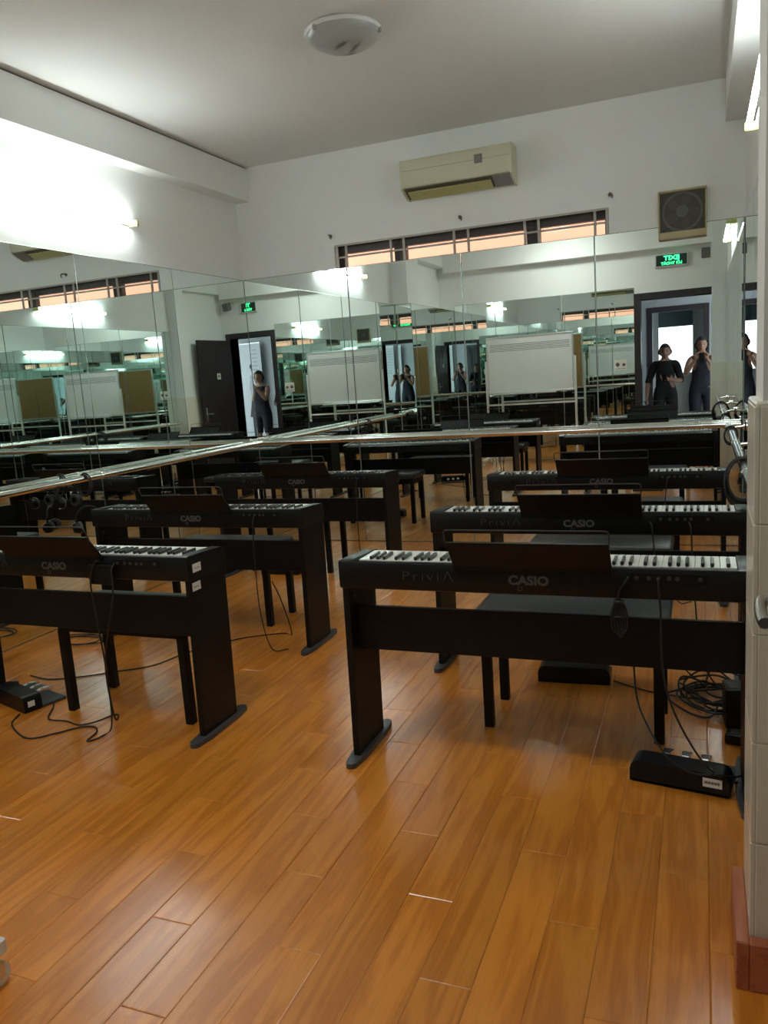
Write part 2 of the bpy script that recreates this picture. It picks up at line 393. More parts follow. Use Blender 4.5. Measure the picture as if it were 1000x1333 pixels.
# ------------------------------------------------------------------ door, corridor and the room opposite
door = obj('door_1', bmesh.new(), 'door_frame', kind='structure')
bm = bmesh.new()
bx(bm, DX0 - 0.085, DX0, YF - 0.27, YF + 0.012, 0, DZ + 0.085, bev=0.004); bx(bm, DX1, DX1 + 0.075, YF - 0.27, YF + 0.012, 0, DZ + 0.085, bev=0.004)
bx(bm, DX0, DX1, YF - 0.27, YF + 0.012, DZ, DZ + 0.085, bev=0.004)
obj('door_frame', bm, 'door_frame', door)
# leaf swung into the room; local: hinge at origin, leaf along +X, room-side face towards +Y
leaf = obj('door_leaf', bmesh.new(), 'door_brown', door)
a = math.atan2(0.90, 0.012)
leaf.location = (DX1 - 0.004, YF + 0.03, 0.0); leaf.rotation_euler = (0, 0, a)
LW, LT = 0.895, 0.040
bm = box(0, LW, -LT, 0, 0.008, 2.165, bev=0.003)
leaf_body = obj('leaf_slab', bm, 'door_brown', leaf)
for x0, x1 in ((0.09, 0.40), (0.46, 0.77)):
    for z0, z1 in ((0.16, 0.62), (0.74, 1.30), (1.42, 1.72), (1.80, 2.06)):
        for y0, y1 in ((0.0, 0.006), (-LT - 0.006, -LT)):
            obj('raised_panel', box(x0, x1, y0, y1, z0, z1, bev=0.0055), 'door_brown', leaf)
hb = bmesh.new()
bx(hb, 0.820, 0.860, 0.0, 0.008, 0.86, 1.09, bev=0.003, seg=2)
cyl(hb, (0.840, 0.004, 0.985), (0.840, 0.046, 0.985), 0.009, 12)
tube(hb, [(0.842, 0.044, 0.985), (0.825, 0.049, 0.985), (0.765, 0.050, 0.983), (0.730, 0.047, 0.981)], 0.0095, 10, 4)
obj('door_handle', hb, 'steel', leaf, smooth=True, label='brushed steel lever handle')
obj('door_notice', box(0.36, 0.46, 0.0065, 0.0075, 1.53, 1.63), 'paper', leaf)
obj('notice_print', box(0.39, 0.43, 0.0076, 0.0080, 1.565, 1.60), 'letter_grey', leaf)

# corridor shell
YC = -1.60
obj('floor_corridor', box(-3.0, 3.2, -3.2, 0.42, -0.06, -0.002), 'corridor_floor', kind='structure')
obj('ceiling_corridor', box(-3.0, 3.2, -3.2, YF - 0.25, 2.75, 2.85), 'ceiling_paint', kind='structure')
OX0, OX1, OZ = -0.745, 0.035, 2.11
bm = bmesh.new()
bx(bm, -3.0, OX0, YC - 0.12, YC, 0, 2.75); bx(bm, OX1, 3.2, YC - 0.12, YC, 0, 2.75); bx(bm, OX0, OX1, YC - 0.12, YC, OZ, 2.75)
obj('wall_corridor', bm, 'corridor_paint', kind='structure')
bm = bmesh.new(); bx(bm, -3.1, -3.0, -3.2, 0.42, 0, 2.75); bx(bm, 3.2, 3.3, -3.2, 0.42, 0, 2.75)
obj('wall_corridor_ends', bm, 'wall_paint', kind='structure')
d2 = obj('door_2', bmesh.new(), 'door_frame', kind='structure')
bm = bmesh.new()
bx(bm, OX0 - 0.08, OX0, YC - 0.14, YC + 0.02, 0, OZ + 0.08, bev=0.004); bx(bm, OX1, OX1 + 0.08, YC - 0.14, YC + 0.02, 0, OZ + 0.08, bev=0.004); bx(bm, OX0, OX1, YC - 0.14, YC + 0.02, OZ, OZ + 0.08, bev=0.004)
obj('door_frame', bm, 'door_frame', d2)
YW = -2.70
bm = bmesh.new()
bx(bm, -3.0, -0.78, YW - 0.12, YW, 0, 2.75); bx(bm, -0.06, 3.2, YW - 0.12, YW, 0, 2.75); bx(bm, -0.78, -0.06, YW - 0.12, YW, 0, 1.06); bx(bm, -0.78, -0.06, YW - 0.12, YW, 2.22, 2.75)
obj('wall_far', bm, 'wall_paint', kind='structure')
w2 = obj('window_2', bmesh.new(), 'white_paint', kind='structure')
bm = bmesh.new(); bx(bm, -0.78, -0.70, YW - 0.08, YW - 0.03, 1.06, 2.22); bx(bm, -0.14, -0.06, YW - 0.08, YW - 0.03, 1.06, 2.22); bx(bm, -0.70, -0.14, YW - 0.08, YW - 0.03, 2.16, 2.22); bx(bm, -0.70, -0.14, YW - 0.08, YW - 0.03, 1.06, 1.10)
obj('window_frame', bm, 'white_paint', w2)
obj('pane', box(-0.70, -0.14, YW - 0.058, YW - 0.052, 1.10, 2.16), 'window_glass', w2)
obj('roller_blind', box(-0.70, -0.14, YW - 0.028, YW - 0.022, 1.90, 2.20), 'blind', w2)

# ================================================================== PIANOS
def white_key_bm(wd):
    return box(-wd / 2, wd / 2, 0, 0.150, -0.020, 0, bev=0.0012)
def make_piano():
    t = thing('digital_piano', 'black digital piano', 'digital piano')
    hw = 0.674
    # body: back panel, sloping top panel, key bed, key slip, end blocks
    bm = bmesh.new()
    prof = [(0.012, 0.655), (0.004, 0.659), (0.0, 0.668), (0.0, 0.748), (0.003, 0.754), (0.010, 0.757), (0.072, 0.740), (0.072, 0.715), (0.232, 0.715), (0.232, 0.730), (0.236, 0.733), (0.248, 0.731), (0.262, 0.722), (0.264, 0.660), (0.259, 0.655)]
    prism(bm, prof, -hw + 0.046, hw - 0.046)
    body = obj('body', bm, 'black_plastic', t, smooth=True)
    eprof = [(0.012, 0.655), (0.004, 0.659), (0.0, 0.668), (0.0, 0.748), (0.003, 0.754), (0.010, 0.757), (0.10, 0.754), (0.240, 0.746), (0.258, 0.740), (0.264, 0.730), (0.264, 0.660), (0.259, 0.655)]
    for s in (-1, 1):
        bm = bmesh.new(); prism(bm, eprof, s * (hw - 0.046), s * hw); obj('end_block', bm, 'black_plastic', body, smooth=True)
    # keys: seen from behind the bass is on +x. 52 white keys
    kw = 1.254 / 52; wm = white_key_bm(kw - 0.0011); wo = obj('white_key', wm, 'ivory', t); first = True
    bk = bmesh.new(); bx(bk, -0.0055, 0.0055, 0, 0.084, 0, 0.013, bev=0.0022); bo = obj('black_key', bk, 'ebony', t)
    names = [('A', 'B', 'C', 'D', 'E', 'F', 'G')[i % 7] for i in range(52)]
    nb = 0
    for i in range(52):
        xk = 0.627 - (i + 0.5) * kw
        if i == 0: k = wo
        else:
            k = wo.copy(); C.objects.link(k)
        k.location = (xk, 0.076, 0.7450)
        if names[i] in 'ACDFG' and i < 51:
            if nb == 0: b = bo
            else:
                b = bo.copy(); C.objects.link(b)
            nb += 1; off = {'A': -0.001, 'C': 0.0015, 'D': -0.0015, 'F': 0.0015, 'G': 0}[names[i]]
            b.location = (xk - kw / 2 + off, 0.077, 0.7450)
    # stand
    for s in (-1, 1):
        bm = bmesh.new(); xo = s * (hw - 0.004); xi = s * (hw - 0.028)
        prism(bm, [(-0.004, 0.018), (0.236, 0.018), (0.256, 0.654), (0.012, 0.654)], min(xo, xi), max(xo, xi))
        sp = obj('side_panel', bm, 'black_wood', t)
        fb = bmesh.new(); xc = s * (hw - 0.016); pr = []
        for k in range(9): a_ = PI + PI * k / 8; pr.append((xc + 0.021 * math.cos(a_), -0.055 + 0.021 * math.sin(a_)))
        for (dx, yy) in ((0.030, 0.02), (0.030, 0.22)): pr.append((xc + dx, yy))
        for k in range(9): a_ = PI * k / 8; pr.append((xc + 0.021 * math.cos(a_), 0.295 + 0.021 * math.sin(a_)))
        for (dx, yy) in ((-0.030, 0.22), (-0.030, 0.02)): pr.append((xc + dx, yy))
        prism(fb, pr, 0.0, 0.020, 'Z'); obj('foot', fb, 'slate_plastic', sp)
        bolt = bmesh.new(); cyl(bolt, (s * (hw - 0.028), 0.05, 0.615), (s * (hw - 0.031), 0.05, 0.615), 0.007, 12); obj('bolt', bolt, 'grey_plastic', sp)
    obj('cross_beam', box(-hw + 0.028, hw - 0.028, 0.062, 0.082, 0.412, 0.576, bev=0.0015), 'black_wood', t)
    # music rest leaning back over the rear edge, with a wire hoop
    cx = 0.011; hwid = 0.256
    bm = bmesh.new()
    prism(bm, [(-0.010, 0.733), (-0.003, 0.733), (-0.003, 0.758), (-0.066, 0.838), (-0.062, 0.846), (-0.077, 0.846), (-0.077, 0.840), (-0.012, 0.752)], cx - hwid, cx + hwid)
    mr = obj('music_rest', bm, 'rest_plastic', t)
    wb_ = bmesh.new(); xa, xb = cx - hwid - 0.004, cx + hwid + 0.001
    pts = [(xa + 0.004, -0.060, 0.830), (xa, -0.074, 0.858), (xa, -0.085, 0.882), (xa + 0.006, -0.088, 0.8885), (xa + 0.016, -0.089, 0.890), (xb - 0.016, -0.089, 0.890), (xb - 0.006, -0.088, 0.8885), (xb, -0.085, 0.882), (xb, -0.074, 0.858), (xb - 0.004, -0.060, 0.830)]
    tube(wb_, pts, 0.0026, 6); obj('wire_hoop', wb_, 'grey_plastic', mr, smooth=True)
    # lettering, jack plate
    b1 = text_bm('CASIO', 0.042, width=0.132, bold=0.0016)
    for v in b1.verts: v.co += Vector((0.003, -0.0006, 0.692))
    obj('maker_lettering', b1, 'letter_grey', body)
    b2 = text_bm('Privi\u039b', 0.046, width=0.178, bold=-0.0012, spacing=1.25)
    for v in b2.verts: v.co += Vector((-0.342, -0.0006, 0.695))
    obj('model_lettering', b2, 'letter_dim', body)
    mk = bmesh.new()
    for a0, a1, c0, c1 in ((-0.007, 0.007, 0.6715, 0.673), (-0.007, 0.007, 0.6830, 0.6845), (-0.007, -0.0055, 0.673, 0.683), (0.0055, 0.007, 0.673, 0.683)): bx(mk, a0 - 0.025, a1 - 0.025, -0.001, 0.0002, c0, c1)
    obj('square_mark', mk, 'letter_grey', body)
    obj('jack_plate', box(0.322, 0.547, -0.0015, 0.001, 0.706, 0.742, bev=0.0012), 'grey_plastic', body).data.materials[0] = MATS['rest_plastic']
    for xj in (0.339, 0.375, 0.403, 0.434, 0.457, 0.522):
        jb = bmesh.new(); cyl(jb, (xj, -0.004, 0.726), (xj, -0.001, 0.726), 0.0065, 10); obj('jack', jb, 'grey_plastic', body)
    return t
piano = make_piano()
PIANOS = [  # x of the end away from the right wall, y of the rear face, label
    (-1.200, 2.480, 'black digital piano with a bundled cable hanging down its back, beside the tiled pillar'),
    (-1.172, 3.435, 'black digital piano in the middle of the row that runs along the tiled pillar wall'),
    (-1.218, 4.690, 'black digital piano at the back mirror, in line below the exhaust fan'),
    (-3.193, 2.480, 'black digital piano with two white stickers on its end panel'),
    (-3.243, 3.525, 'black digital piano between the stickered piano and the piano by the mirror corner'),
    (-3.316, 4.890, 'black digital piano standing nearest the mirrored corner below the left end of the window')]
PIANOS[5] = (-3.316, 4.890, 'black digital piano standing nearest the corner where the two mirror walls meet')
plist = []
for i, (x0, yb0_, lab) in enumerate(PIANOS):
    p_ = piano if i == 0 else copy_tree(piano)
    p_.location = (x0 + 0.674, yb0_, 0); tag(p_, lab, 'digital piano', 'digital pianos in two rows'); plist.append(p_)
# two stickers on the end of the stickered piano
for z0, y0, par in ((0.686, 0.030, 'body'), (0.612, 0.022, 'side_panel')):
    tgt = [c for c in plist[3].children if c.name.startswith(par)]
    tgt = tgt[0] if par == 'body' else max(tgt, key=lambda c: sum(v.co.x for v in c.data.vertices))
    ex = 0.6742 if par == 'body' else 0.6702
    st = obj('sticker', box(ex, ex + 0.0008, y0, y0 + 0.055, z0, z0 + 0.034), 'sticker', tgt, label='white inventory sticker')
    bm = bmesh.new()
    for k in range(7): bx(bm, ex + 0.0008, ex + 0.0010, y0 + 0.010 + k * 0.005, y0 + 0.0125 + k * 0.005, z0 + 0.013, z0 + 0.018)
    ob = obj('sticker_print', bm, 'ink', tgt)

# ------------------------------------------------------------------ benches
def make_bench():
    t = thing('piano_bench', 'black padded piano bench', 'bench')
    bm = bmesh.new(); bx(bm, -0.36, 0.36, -0.165, 0.165, 0.425, 0.482, bev=0.020, seg=4)
    obj('seat_cushion', bm, 'leatherette', t, smooth=True)
    obj('seat_frame', box(-0.335, 0.335, -0.150, 0.150, 0.375, 0.426, bev=0.002), 'black_wood', t)
    lg = box(-0.018, 0.018, -0.018, 0.018, 0, 0.378, bev=0.002); lo = obj('leg', lg, 'black_wood', t); lo.location = (-0.318, -0.135, 0)
    for sx, sy in ((1, -1), (-1, 1), (1, 1)):
        c = lo.copy(); C.objects.link(c); c.location = (sx * 0.318, sy * 0.135, 0)
    return t
bench = make_bench()
BEN = [(-0.462, 3.008, 'black padded bench behind the piano with the hanging bundled cable'),
       (-0.492, 4.150, 'black padded bench behind the middle piano of the pillar row'),
       (-0.470, 5.330, 'black padded bench between the back mirror and the piano below the exhaust fan'),
       (-2.327, 2.745, 'black padded bench tucked under the piano with two white stickers'),
       (-2.660, 4.010, 'black padded bench behind the piano next to the stickered one'),
       (-2.850, 5.230, 'black padded bench by the mirrored corner')]
for i, (x, y, lab) in enumerate(BEN):
    b = bench if i == 0 else copy_tree(bench)
    b.location = (x, y, 0); tag(b, lab, 'bench', 'piano benches')

# ------------------------------------------------------------------ pedal units
def make_pedals():
    t = thing('pedal_unit', 'black three-pedal unit', 'pedals')
    # local: rear face at y=0 (towards the door), pedals towards +y
    bm = bmesh.new(); prof = [(-0.155, 0.003), (0.155, 0.003), (0.155, 0.045), (0.150, 0.062), (0.140, 0.072), (0.125, 0.076), (-0.125, 0.076), (-0.140, 0.072), (-0.150, 0.062), (-0.155, 0.045)]
    prism(bm, prof, 0.0, 0.085, 'Y'); obj('housing', bm, 'black_plastic', t, smooth=True)
    obj('base_plate', box(-0.153, 0.153, 0.0, 0.205, 0.0, 0.014, bev=0.004), 'grey_plastic', t)
    for dx in (-0.062, 0, 0.062):
        pb = bmesh.new(); prism(pb, [(dx - 0.008, 0.080), (dx + 0.008, 0.080), (dx + 0.011, 0.13), (dx + 0.017, 0.165), (dx + 0.015, 0.183), (dx, 0.190), (dx - 0.015, 0.183), (dx - 0.017, 0.165), (dx - 0.011, 0.13)], 0.030, 0.038, 'Z')
        for v in pb.verts: v.co.z += 0.012 * math.sin((v.co.y - 0.08) / 0.11 * PI) + 0.008
        obj('pedal', pb, 'pedal_metal', t)
    return t
ped = make_pedals()
PED = [(-0.072, 2.545, math.radians(-9), 'black pedal unit with a white barcode sticker on its back'),
       (-0.525, 3.360, math.radians(3), 'black pedal unit lying square under the middle piano of the pillar row'),
       (-2.985, 2.555, math.radians(-17), 'black pedal unit with a small white sticker on its end, under the stickered piano'),
       (-2.90, 4.99, 0.0, 'black pedal unit under the piano by the mirrored corner'),
       (-0.55, 4.80, 0.0, 'black pedal unit under the piano below the exhaust fan')]
for i, (x, y, rz, lab) in enumerate(PED):
    q = ped if i == 0 else copy_tree(ped)
    q.location = (x, y, 0); q.rotation_euler = (0, 0, rz); tag(q, lab, 'pedals', 'pedal units on the floor')
    if i == 0: p_first = q
    if i == 2: p_third = q
obj('sticker', box(0.075, 0.133, -0.0010, 0.0, 0.030, 0.060), 'sticker', p_first, label='white barcode sticker')
bm = bmesh.new()
for k in range(16): bx(bm, 0.079 + k * 0.003, 0.0805 + k * 0.003 + (k % 3) * 0.0004, -0.0014, -0.0010, 0.041, 0.050)
obj('barcode', bm, 'ink', p_first)
obj('sticker', box(0.1550, 0.1558, 0.018, 0.050, 0.026, 0.052), 'sticker', p_third, label='small white sticker')

# ------------------------------------------------------------------ ballet barres
def barre(name, label, p0, p1, wall_dir, ts, group='ballet barres on the mirrors'):
    p0, p1, wd = Vector(p0), Vector(p1), Vector(wall_dir)
    t = thing(name, label, 'ballet barre', p0 * 1.0, group=group)
    bm = bmesh.new(); cyl(bm, (0, 0, 0), p1 - p0, 0.021, 20); obj('rail', bm, 'chrome', t, smooth=True)
    for s in ts:
        q = (p1 - p0) * s; bm = bmesh.new()
        cyl(bm, q + Vector((0, 0, -0.008)), q + wd * 0.088, 0.010, 12)
        cyl(bm, q + wd * 0.086, q + wd * 0.096, 0.030, 20)
        ell(bm, q + Vector((0, 0, 0.0)), 0.026, 0.026, 0.024, 14, 10)
        obj('bracket', bm, 'chrome', t, smooth=True)
    return t
ZRAIL = 0.893; DB = 0.10
barre('ballet_barre', 'polished steel barre across the back mirror wall', (XL + 0.02, YB - DB, ZRAIL), (XR - 0.02, YB - DB, ZRAIL), (0, 1, 0), (0.02, 0.25, 0.495, 0.745, 0.93))
barre('ballet_barre', 'polished steel barre along the mirror wall under the tube lamp, with headphones hanging from it', (XL + DB, 2.62, ZRAIL), (XL + DB, YB - DB - 0.022, ZRAIL), (-1, 0, 0), (0.05, 0.41, 0.71, 0.97))
barre('ballet_barre', 'polished steel barre along the mirror wall behind the tiled pillar', (XR - DB, 2.06, ZRAIL), (XR - DB, YB - DB - 0.022, ZRAIL), (1, 0, 0), (0.08, 0.38, 0.68, 0.96))

# ================================================================== THINGS ON THE WALLS
# air conditioner
ac = thing('air_conditioner', 'cream split air conditioner with a small dark display, above the window', 'air conditioner', (-1.69, YB, 2.72))
W2 = 0.412
bm = bmesh.new(); prism(bm, [(0.006, 0.0), (-0.05, 0.0), (-0.125, 0.030), (-0.150, 0.052), (-0.178, 0.060), (-0.186, 0.075), (-0.192, 0.16), (-0.188, 0.24), (-0.178, 0.258), (-0.15, 0.264), (0.006, 0.264)], -W2, W2)
acb = obj('casing', bm, 'ac_cream', ac, smooth=True)
for s in (-1, 1):
    bm = bmesh.new(); prism(bm, [(0.006, -0.004), (-0.055, -0.004), (-0.135, 0.026), (-0.187, 0.052), (-0.193, 0.16), (-0.189, 0.243), (-0.175, 0.262), (0.006, 0.266)], s * W2, s * (W2 + 0.014)); obj('end_cap', bm, 'ac_cream', ac, smooth=True)
obj('front_groove', box(-W2, W2, -0.1928, -0.190, 0.176, 0.178), 'fan_hub', acb)
obj('display', box(0.155, 0.215, -0.194, -0.188, 0.150, 0.212), 'ac_display', ac)
def acface(z0, d): # outlet slope helper, y on slanted underside
    return -0.125 - (z0 - 0.030) * (0.053 / 0.030) - d
bm = bmesh.new(); prism(bm, [(-0.058, -0.001), (-0.1735, 0.0530), (-0.1765, 0.0500), (-0.062, -0.004)], -W2 + 0.012, W2 - 0.135); outl = obj('outlet', bm, 'ac_dark', ac)
bm = bmesh.new(); prism(bm, [(-0.062, -0.004), (-0.150, 0.034), (-0.150, 0.030), (-0.064, -0.008)], -W2 + 0.03, W2 - 0.15); obj('flap', bm, 'ac_vane', ac)
for k in range(7):
    xv = -W2 + 0.055 + k * 0.098
    bm = bmesh.new(); prism(bm, [(-0.11, 0.012), (-0.172, 0.046), (-0.172, 0.052), (-0.11, 0.026)], xv, xv + 0.008); obj('vane', bm, 'ac_dark', ac)
bm = bmesh.new(); prism(bm, [(-0.062, -0.004), (-0.1775, 0.052), (-0.179, 0.048), (-0.064, -0.008)], W2 - 0.13, W2); obj('outlet_cover', bm, 'ac_display', ac).data.materials[0] = MATS['fan_hub']

# exhaust fan
ef = thing('exhaust_fan', 'square exhaust fan with a cream frame and dusty dark grille', 'exhaust fan', (-0.122, YB, 2.195))
bm = bmesh.new(); h2 = 0.158; yo = -0.052
bx(bm, -h2, h2, yo, 0.004, 0.0, 0.048, bev=0.006, seg=2); bx(bm, -h2, h2, yo + 0.004, 0.004, 0.308, 0.324, bev=0.004)
bx(bm, -h2, -h2 + 0.012, yo + 0.004, 0.004, 0.046, 0.310, bev=0.003); bx(bm, h2 - 0.012, h2, yo + 0.004, 0.004, 0.046, 0.310, bev=0.003)
obj('frame', bm, 'fan_cream', ef)
obj('back_plate', box(-h2 + 0.01, h2 - 0.01, -0.016, 0.002, 0.046, 0.31), 'fan_dark', ef)
bm = bmesh.new(); lathe(bm, [(0.118, 0.0), (0.132, 0.0), (0.132, 0.012), (0.118, 0.012)], 40, Matrix.Translation((0, -0.018, 0.178)) @ Matrix.Rotation(PI / 2, 4, 'X')); obj('shroud_ring', bm, 'fan_hub', ef)
for k in range(5):
    a_ = 2 * PI * k / 5; bm = bmesh.new(); pr = [(0.036, -0.012), (0.075, -0.034), (0.113, -0.030), (0.116, 0.008), (0.075, 0.030), (0.036, 0.016)]
    prism(bm, pr, 0.0, 0.004, 'Z')
    for v in bm.verts: v.co = Matrix.Translation((0, -0.026, 0.178)) @ Matrix.Rotation(PI / 2, 4, 'X') @ Matrix.Rotation(a_, 4, 'Z') @ v.co
    obj('blade', bm, 'fan_blade', ef)
bm = bmesh.new(); cyl(bm, (0, -0.020, 0.178), (0, -0.040, 0.178), 0.040, 24); obj('hub', bm, 'fan_hub', ef, smooth=True)
sl = box(-h2 + 0.012, h2 - 0.012, -0.0488, -0.0468, -0.0014, 0.0014); so = obj('grille_slat', sl, 'fan_cream', ef); so.data.materials[0] = MATS['fan_dark']
for k in range(26):
    s_ = so if k == 0 else so.copy()
    if k: C.objects.link(s_)
    s_.location = (0, 0, 0.054 + k * 0.0100)
obj('badge', box(-0.13, -0.07, yo - 0.001, yo + 0.002, 0.026, 0.032), 'grille_paint', ef)

# ceiling lamp (switched off)
def dome_z(r):
    P_ = [(0.0, -0.100), (0.045, -0.098), (0.095, -0.090), (0.138, -0.076), (0.172, -0.058), (0.192, -0.040)]
    for (a0, z0), (a1, z1) in zip(P_, P_[1:]):
        if r <= a1: return z0 + (z1 - z0) * (r - a0) / (a1 - a0)
    return -0.04
def dome_strip(pts, wid):
    bm = bmesh.new(); A = []
    for i, (x, y) in enumerate(pts):
        d = Vector(pts[min(i + 1, len(pts) - 1)]) - Vector(pts[max(i - 1, 0)]); nrm = Vector((-d.y, d.x)).normalized()
        k = wid * math.sin(PI * (i + 0.15) / (len(pts) - 0.7)); pair = []
        for s in (-1, 1):
            q = Vector((x, y)) + nrm * k * s; pair.append(bm.verts.new((q.x, q.y, dome_z(q.length) - 0.0012)))
        A.append(pair)
    for a0, a1 in zip(A, A[1:]): bm.faces.new((a0[0], a1[0], a1[1], a0[1]))
    bmesh.ops.solidify(bm, geom=bm.faces[:], thickness=0.0008); return bm
def ceiling_lamp(label, loc, glass):
    cl = thing('ceiling_lamp', label, 'ceiling lamp', loc, group='round ceiling lamps')
    bm = bmesh.new(); lathe(bm, [(0.0, 0.0), (0.185, 0.0), (0.200, -0.006), (0.206, -0.018), (0.200, -0.028), (0.0, -0.028)], 48); obj('rim', bm, 'lamp_rim', cl, smooth=True)
    bm = bmesh.new(); lathe(bm, [(0.198, -0.026), (0.192, -0.040), (0.172, -0.058), (0.138, -0.076), (0.095, -0.090), (0.045, -0.098), (0.0, -0.100)], 48); dome = obj('glass_dome', bm, glass, cl, smooth=True)
    for pts in ([(-0.05 + 0.02 * k, -0.02 - 0.055 * math.sin(k / 6 * PI * 0.55)) for k in range(7)], [(0.0 + 0.017 * k, 0.05 - 0.012 * k) for k in range(8)], [(-0.11 + 0.022 * k, 0.06 + 0.035 * math.sin(k / 7 * PI)) for k in range(8)]):
        obj('leaf_motif', dome_strip(pts, 0.011), 'lamp_leaf', dome)
    for k in range(3):
        a_ = 2.2 + k * 2 * PI / 3; bm = bmesh.new(); bx(bm, -0.012, 0.012, -0.010, 0.010, -0.045, -0.020, bev=0.004, mtx=Matrix.Rotation(a_, 4, 'Z') @ Matrix.Translation((0.196, 0, 0))); obj('clip', bm, 'lamp_leaf', cl)
    return cl
ceiling_lamp('unlit round white glass ceiling lamp with an etched leaf pattern', (-1.740, 4.165, ZC), 'lamp_glass')
ceiling_lamp('lit round glass ceiling lamp over the whiteboard', (-1.765, 1.48, ZC), 'lamp_glow')

# fluorescent tubes on the side walls
def tube_lamp(label, x, s, y0, y1, z):
    t = thing('tube_lamp', label, 'tube lamp', (x, (y0 + y1) / 2, z), group='wall tube lamps')
    L = (y1 - y0) / 2
    obj('batten', box(min(0, s * 0.032), max(0, s * 0.032), -L, L, -0.013, 0.013, bev=0.003), 'batten', t)
    bm = bmesh.new(); cyl(bm, (s * 0.062, -L + 0.022, 0), (s * 0.062, L - 0.022, 0), 0.0135, 16); obj('tube', bm, 'tube_glow', t, smooth=True)
    for e in (-1, 1):
        bm = bmesh.new(); bx(bm, min(0, s * 0.080), max(0, s * 0.080), e * L - 0.012, e * L + 0.012, -0.020, 0.020, bev=0.004); obj('end_cap', bm, 'cap_yellow', t)
    return t
tube_lamp('lit fluorescent tube on the long mirror wall opposite the tiled pillar', XL - 0.006, 1, 3.50, 4.72, 2.545)
tube_lamp('lit fluorescent tube above the mirror beside the tiled pillar', XR + 0.006, -1, 3.40, 4.62, 2.49)

# hooks over the window
for i, (xh, zh, lab) in enumerate(((-2.816, 2.548, 'small metal wall hook at the window corner under the corner beam'), (-1.715, 2.549, 'small metal wall hook below the air conditioner'), (-0.606, 2.556, 'small metal wall hook between the window and the exhaust fan'))):
    t = thing('wall_hook', lab, 'hook', (xh, YB + 0.006, zh), group='hooks above the window')
    bm = bmesh.new(); cyl(bm, (0, 0, 0), (0, -0.006, 0), 0.014, 12); obj('rosette', bm, 'hook_metal', t)
    bm = bmesh.new(); tube(bm, [(0, -0.004, 0.0), (0, -0.035, 0.004), (0.012, -0.050, 0.0), (0.020, -0.048, -0.016), (0.018, -0.044, -0.030)], 0.006, 8, 4); obj('prong', bm, 'hook_metal', t, smooth=True)

# exit sign over the door (room side)
ex = thing('exit_sign', 'lit green exit sign in a pale frame above the door', 'exit sign', (-0.375, YF - 0.006, 2.585), rz=PI)
obj('housing', box(-0.215, 0.215, -0.040, 0.0, 0.0, 0.175, bev=0.006), 'exit_case', ex)
ef_ = obj('face', box(-0.195, 0.195, -0.0425, -0.040, 0.018, 0.157), 'exit_face', ex)
b1 = text_bm('EXIT', 0.082, width=0.200, bold=0.0022, depth=0.002)
for v in b1.verts: v.co += Vector((0, -0.0435, 0.088))
obj('exit_lettering', b1, 'exit_green', ef_)
b1 = text_bm('L\u1ed0I THO\u00c1T', 0.050, width=0.265, bold=0.0012, depth=0.002)
for v in b1.verts: v.co += Vector((0, -0.0435, 0.030))
obj('exit_lettering', b1, 'exit_green', ef_)

# speakers high on the front wall
for (x, y, z, rz, lab, lb) in ((0.055, YF - 0.006, 2.66, PI - 0.35, 'small grey tilted speaker on a bracket in the corner over the door', 1),):
    t = thing('wall_speaker', lab, 'speaker', (x, y, z), rz=PI)
    if lb:
        bm = bmesh.new(); bx(bm, -0.055, 0.055, -0.16, -0.05, 0.0, 0.12, bev=0.008, mtx=Matrix.Translation((0, 0, 0.02)) @ Matrix.Rotation(0.3, 4, 'X')); obj('cabinet', bm, 'speaker_grey', t)
        bm = bmesh.new(); cyl(bm, (0, 0, 0.06), (0, -0.08, 0.07), 0.012, 10); obj('bracket', bm, 'hook_metal', t)
    else:
        t.location.x = -0.78
        obj('cabinet', box(-0.035, 0.035, -0.06, 0, 0.0, 0.13, bev=0.005), 'speaker_grey', t)
        obj('bracket', box(-0.05, 0.05, -0.02, 0, -0.02, 0.0), 'batten', t)

# notice stuck to the front-wall mirror beside the door
t = thing('wall_notice', 'small square paper notice stuck on the mirror beside the door', 'notice', (-1.06, YF + 0.001, 1.25), rz=PI)
obj('sheet', box(-0.085, 0.085, -0.0012, 0.0, 0.0, 0.15), 'paper', t)
bm = bmesh.new(); cyl(bm, (-0.045, -0.0020, 0.075), (-0.045, -0.0012, 0.075), 0.022, 16); cyl(bm, (0.04, -0.0020, 0.08), (0.04, -0.0012, 0.08), 0.028, 16); bx(bm, -0.07, 0.07, -0.0018, -0.0012, 0.020, 0.026)
obj('printed_marks', bm, 'letter_grey', t)

# ------------------------------------------------------------------ rolling whiteboard
wb = thing('whiteboard', 'white rolling music whiteboard with one printed stave and a brown back', 'whiteboard', (-2.250, 0.985, 0))
BW, Z0, Z1 = 0.615, 1.025, 1.830
obj('board_face', box(-BW + 0.02, BW - 0.02, -0.002, 0.010, Z0 + 0.02, Z1 - 0.02), 'board_white', wb)
obj('board_back', box(-BW + 0.02, BW - 0.02, -0.012, -0.002, Z0 + 0.02, Z1 - 0.02), 'board_back', wb, label='brown fibreboard back')
for nm, a in (('frame_edge', (-BW, BW, -0.014, 0.014, Z0, Z0 + 0.024)), ('frame_edge', (-BW, BW, -0.014, 0.014, Z1 - 0.024, Z1)), ('frame_edge', (-BW, -BW + 0.024, -0.014, 0.014, Z0 + 0.024, Z1 - 0.024)), ('frame_edge', (BW - 0.024, BW, -0.014, 0.014, Z0 + 0.024, Z1 - 0.024))):
    obj(nm, box(*a, bev=0.003), 'aluminium', wb)
for k in range(5): obj('stave_line', box(-BW + 0.05, BW - 0.055, 0.0100, 0.0106, 1.626 + k * 0.022, 1.6315 + k * 0.022), 'ink', wb)
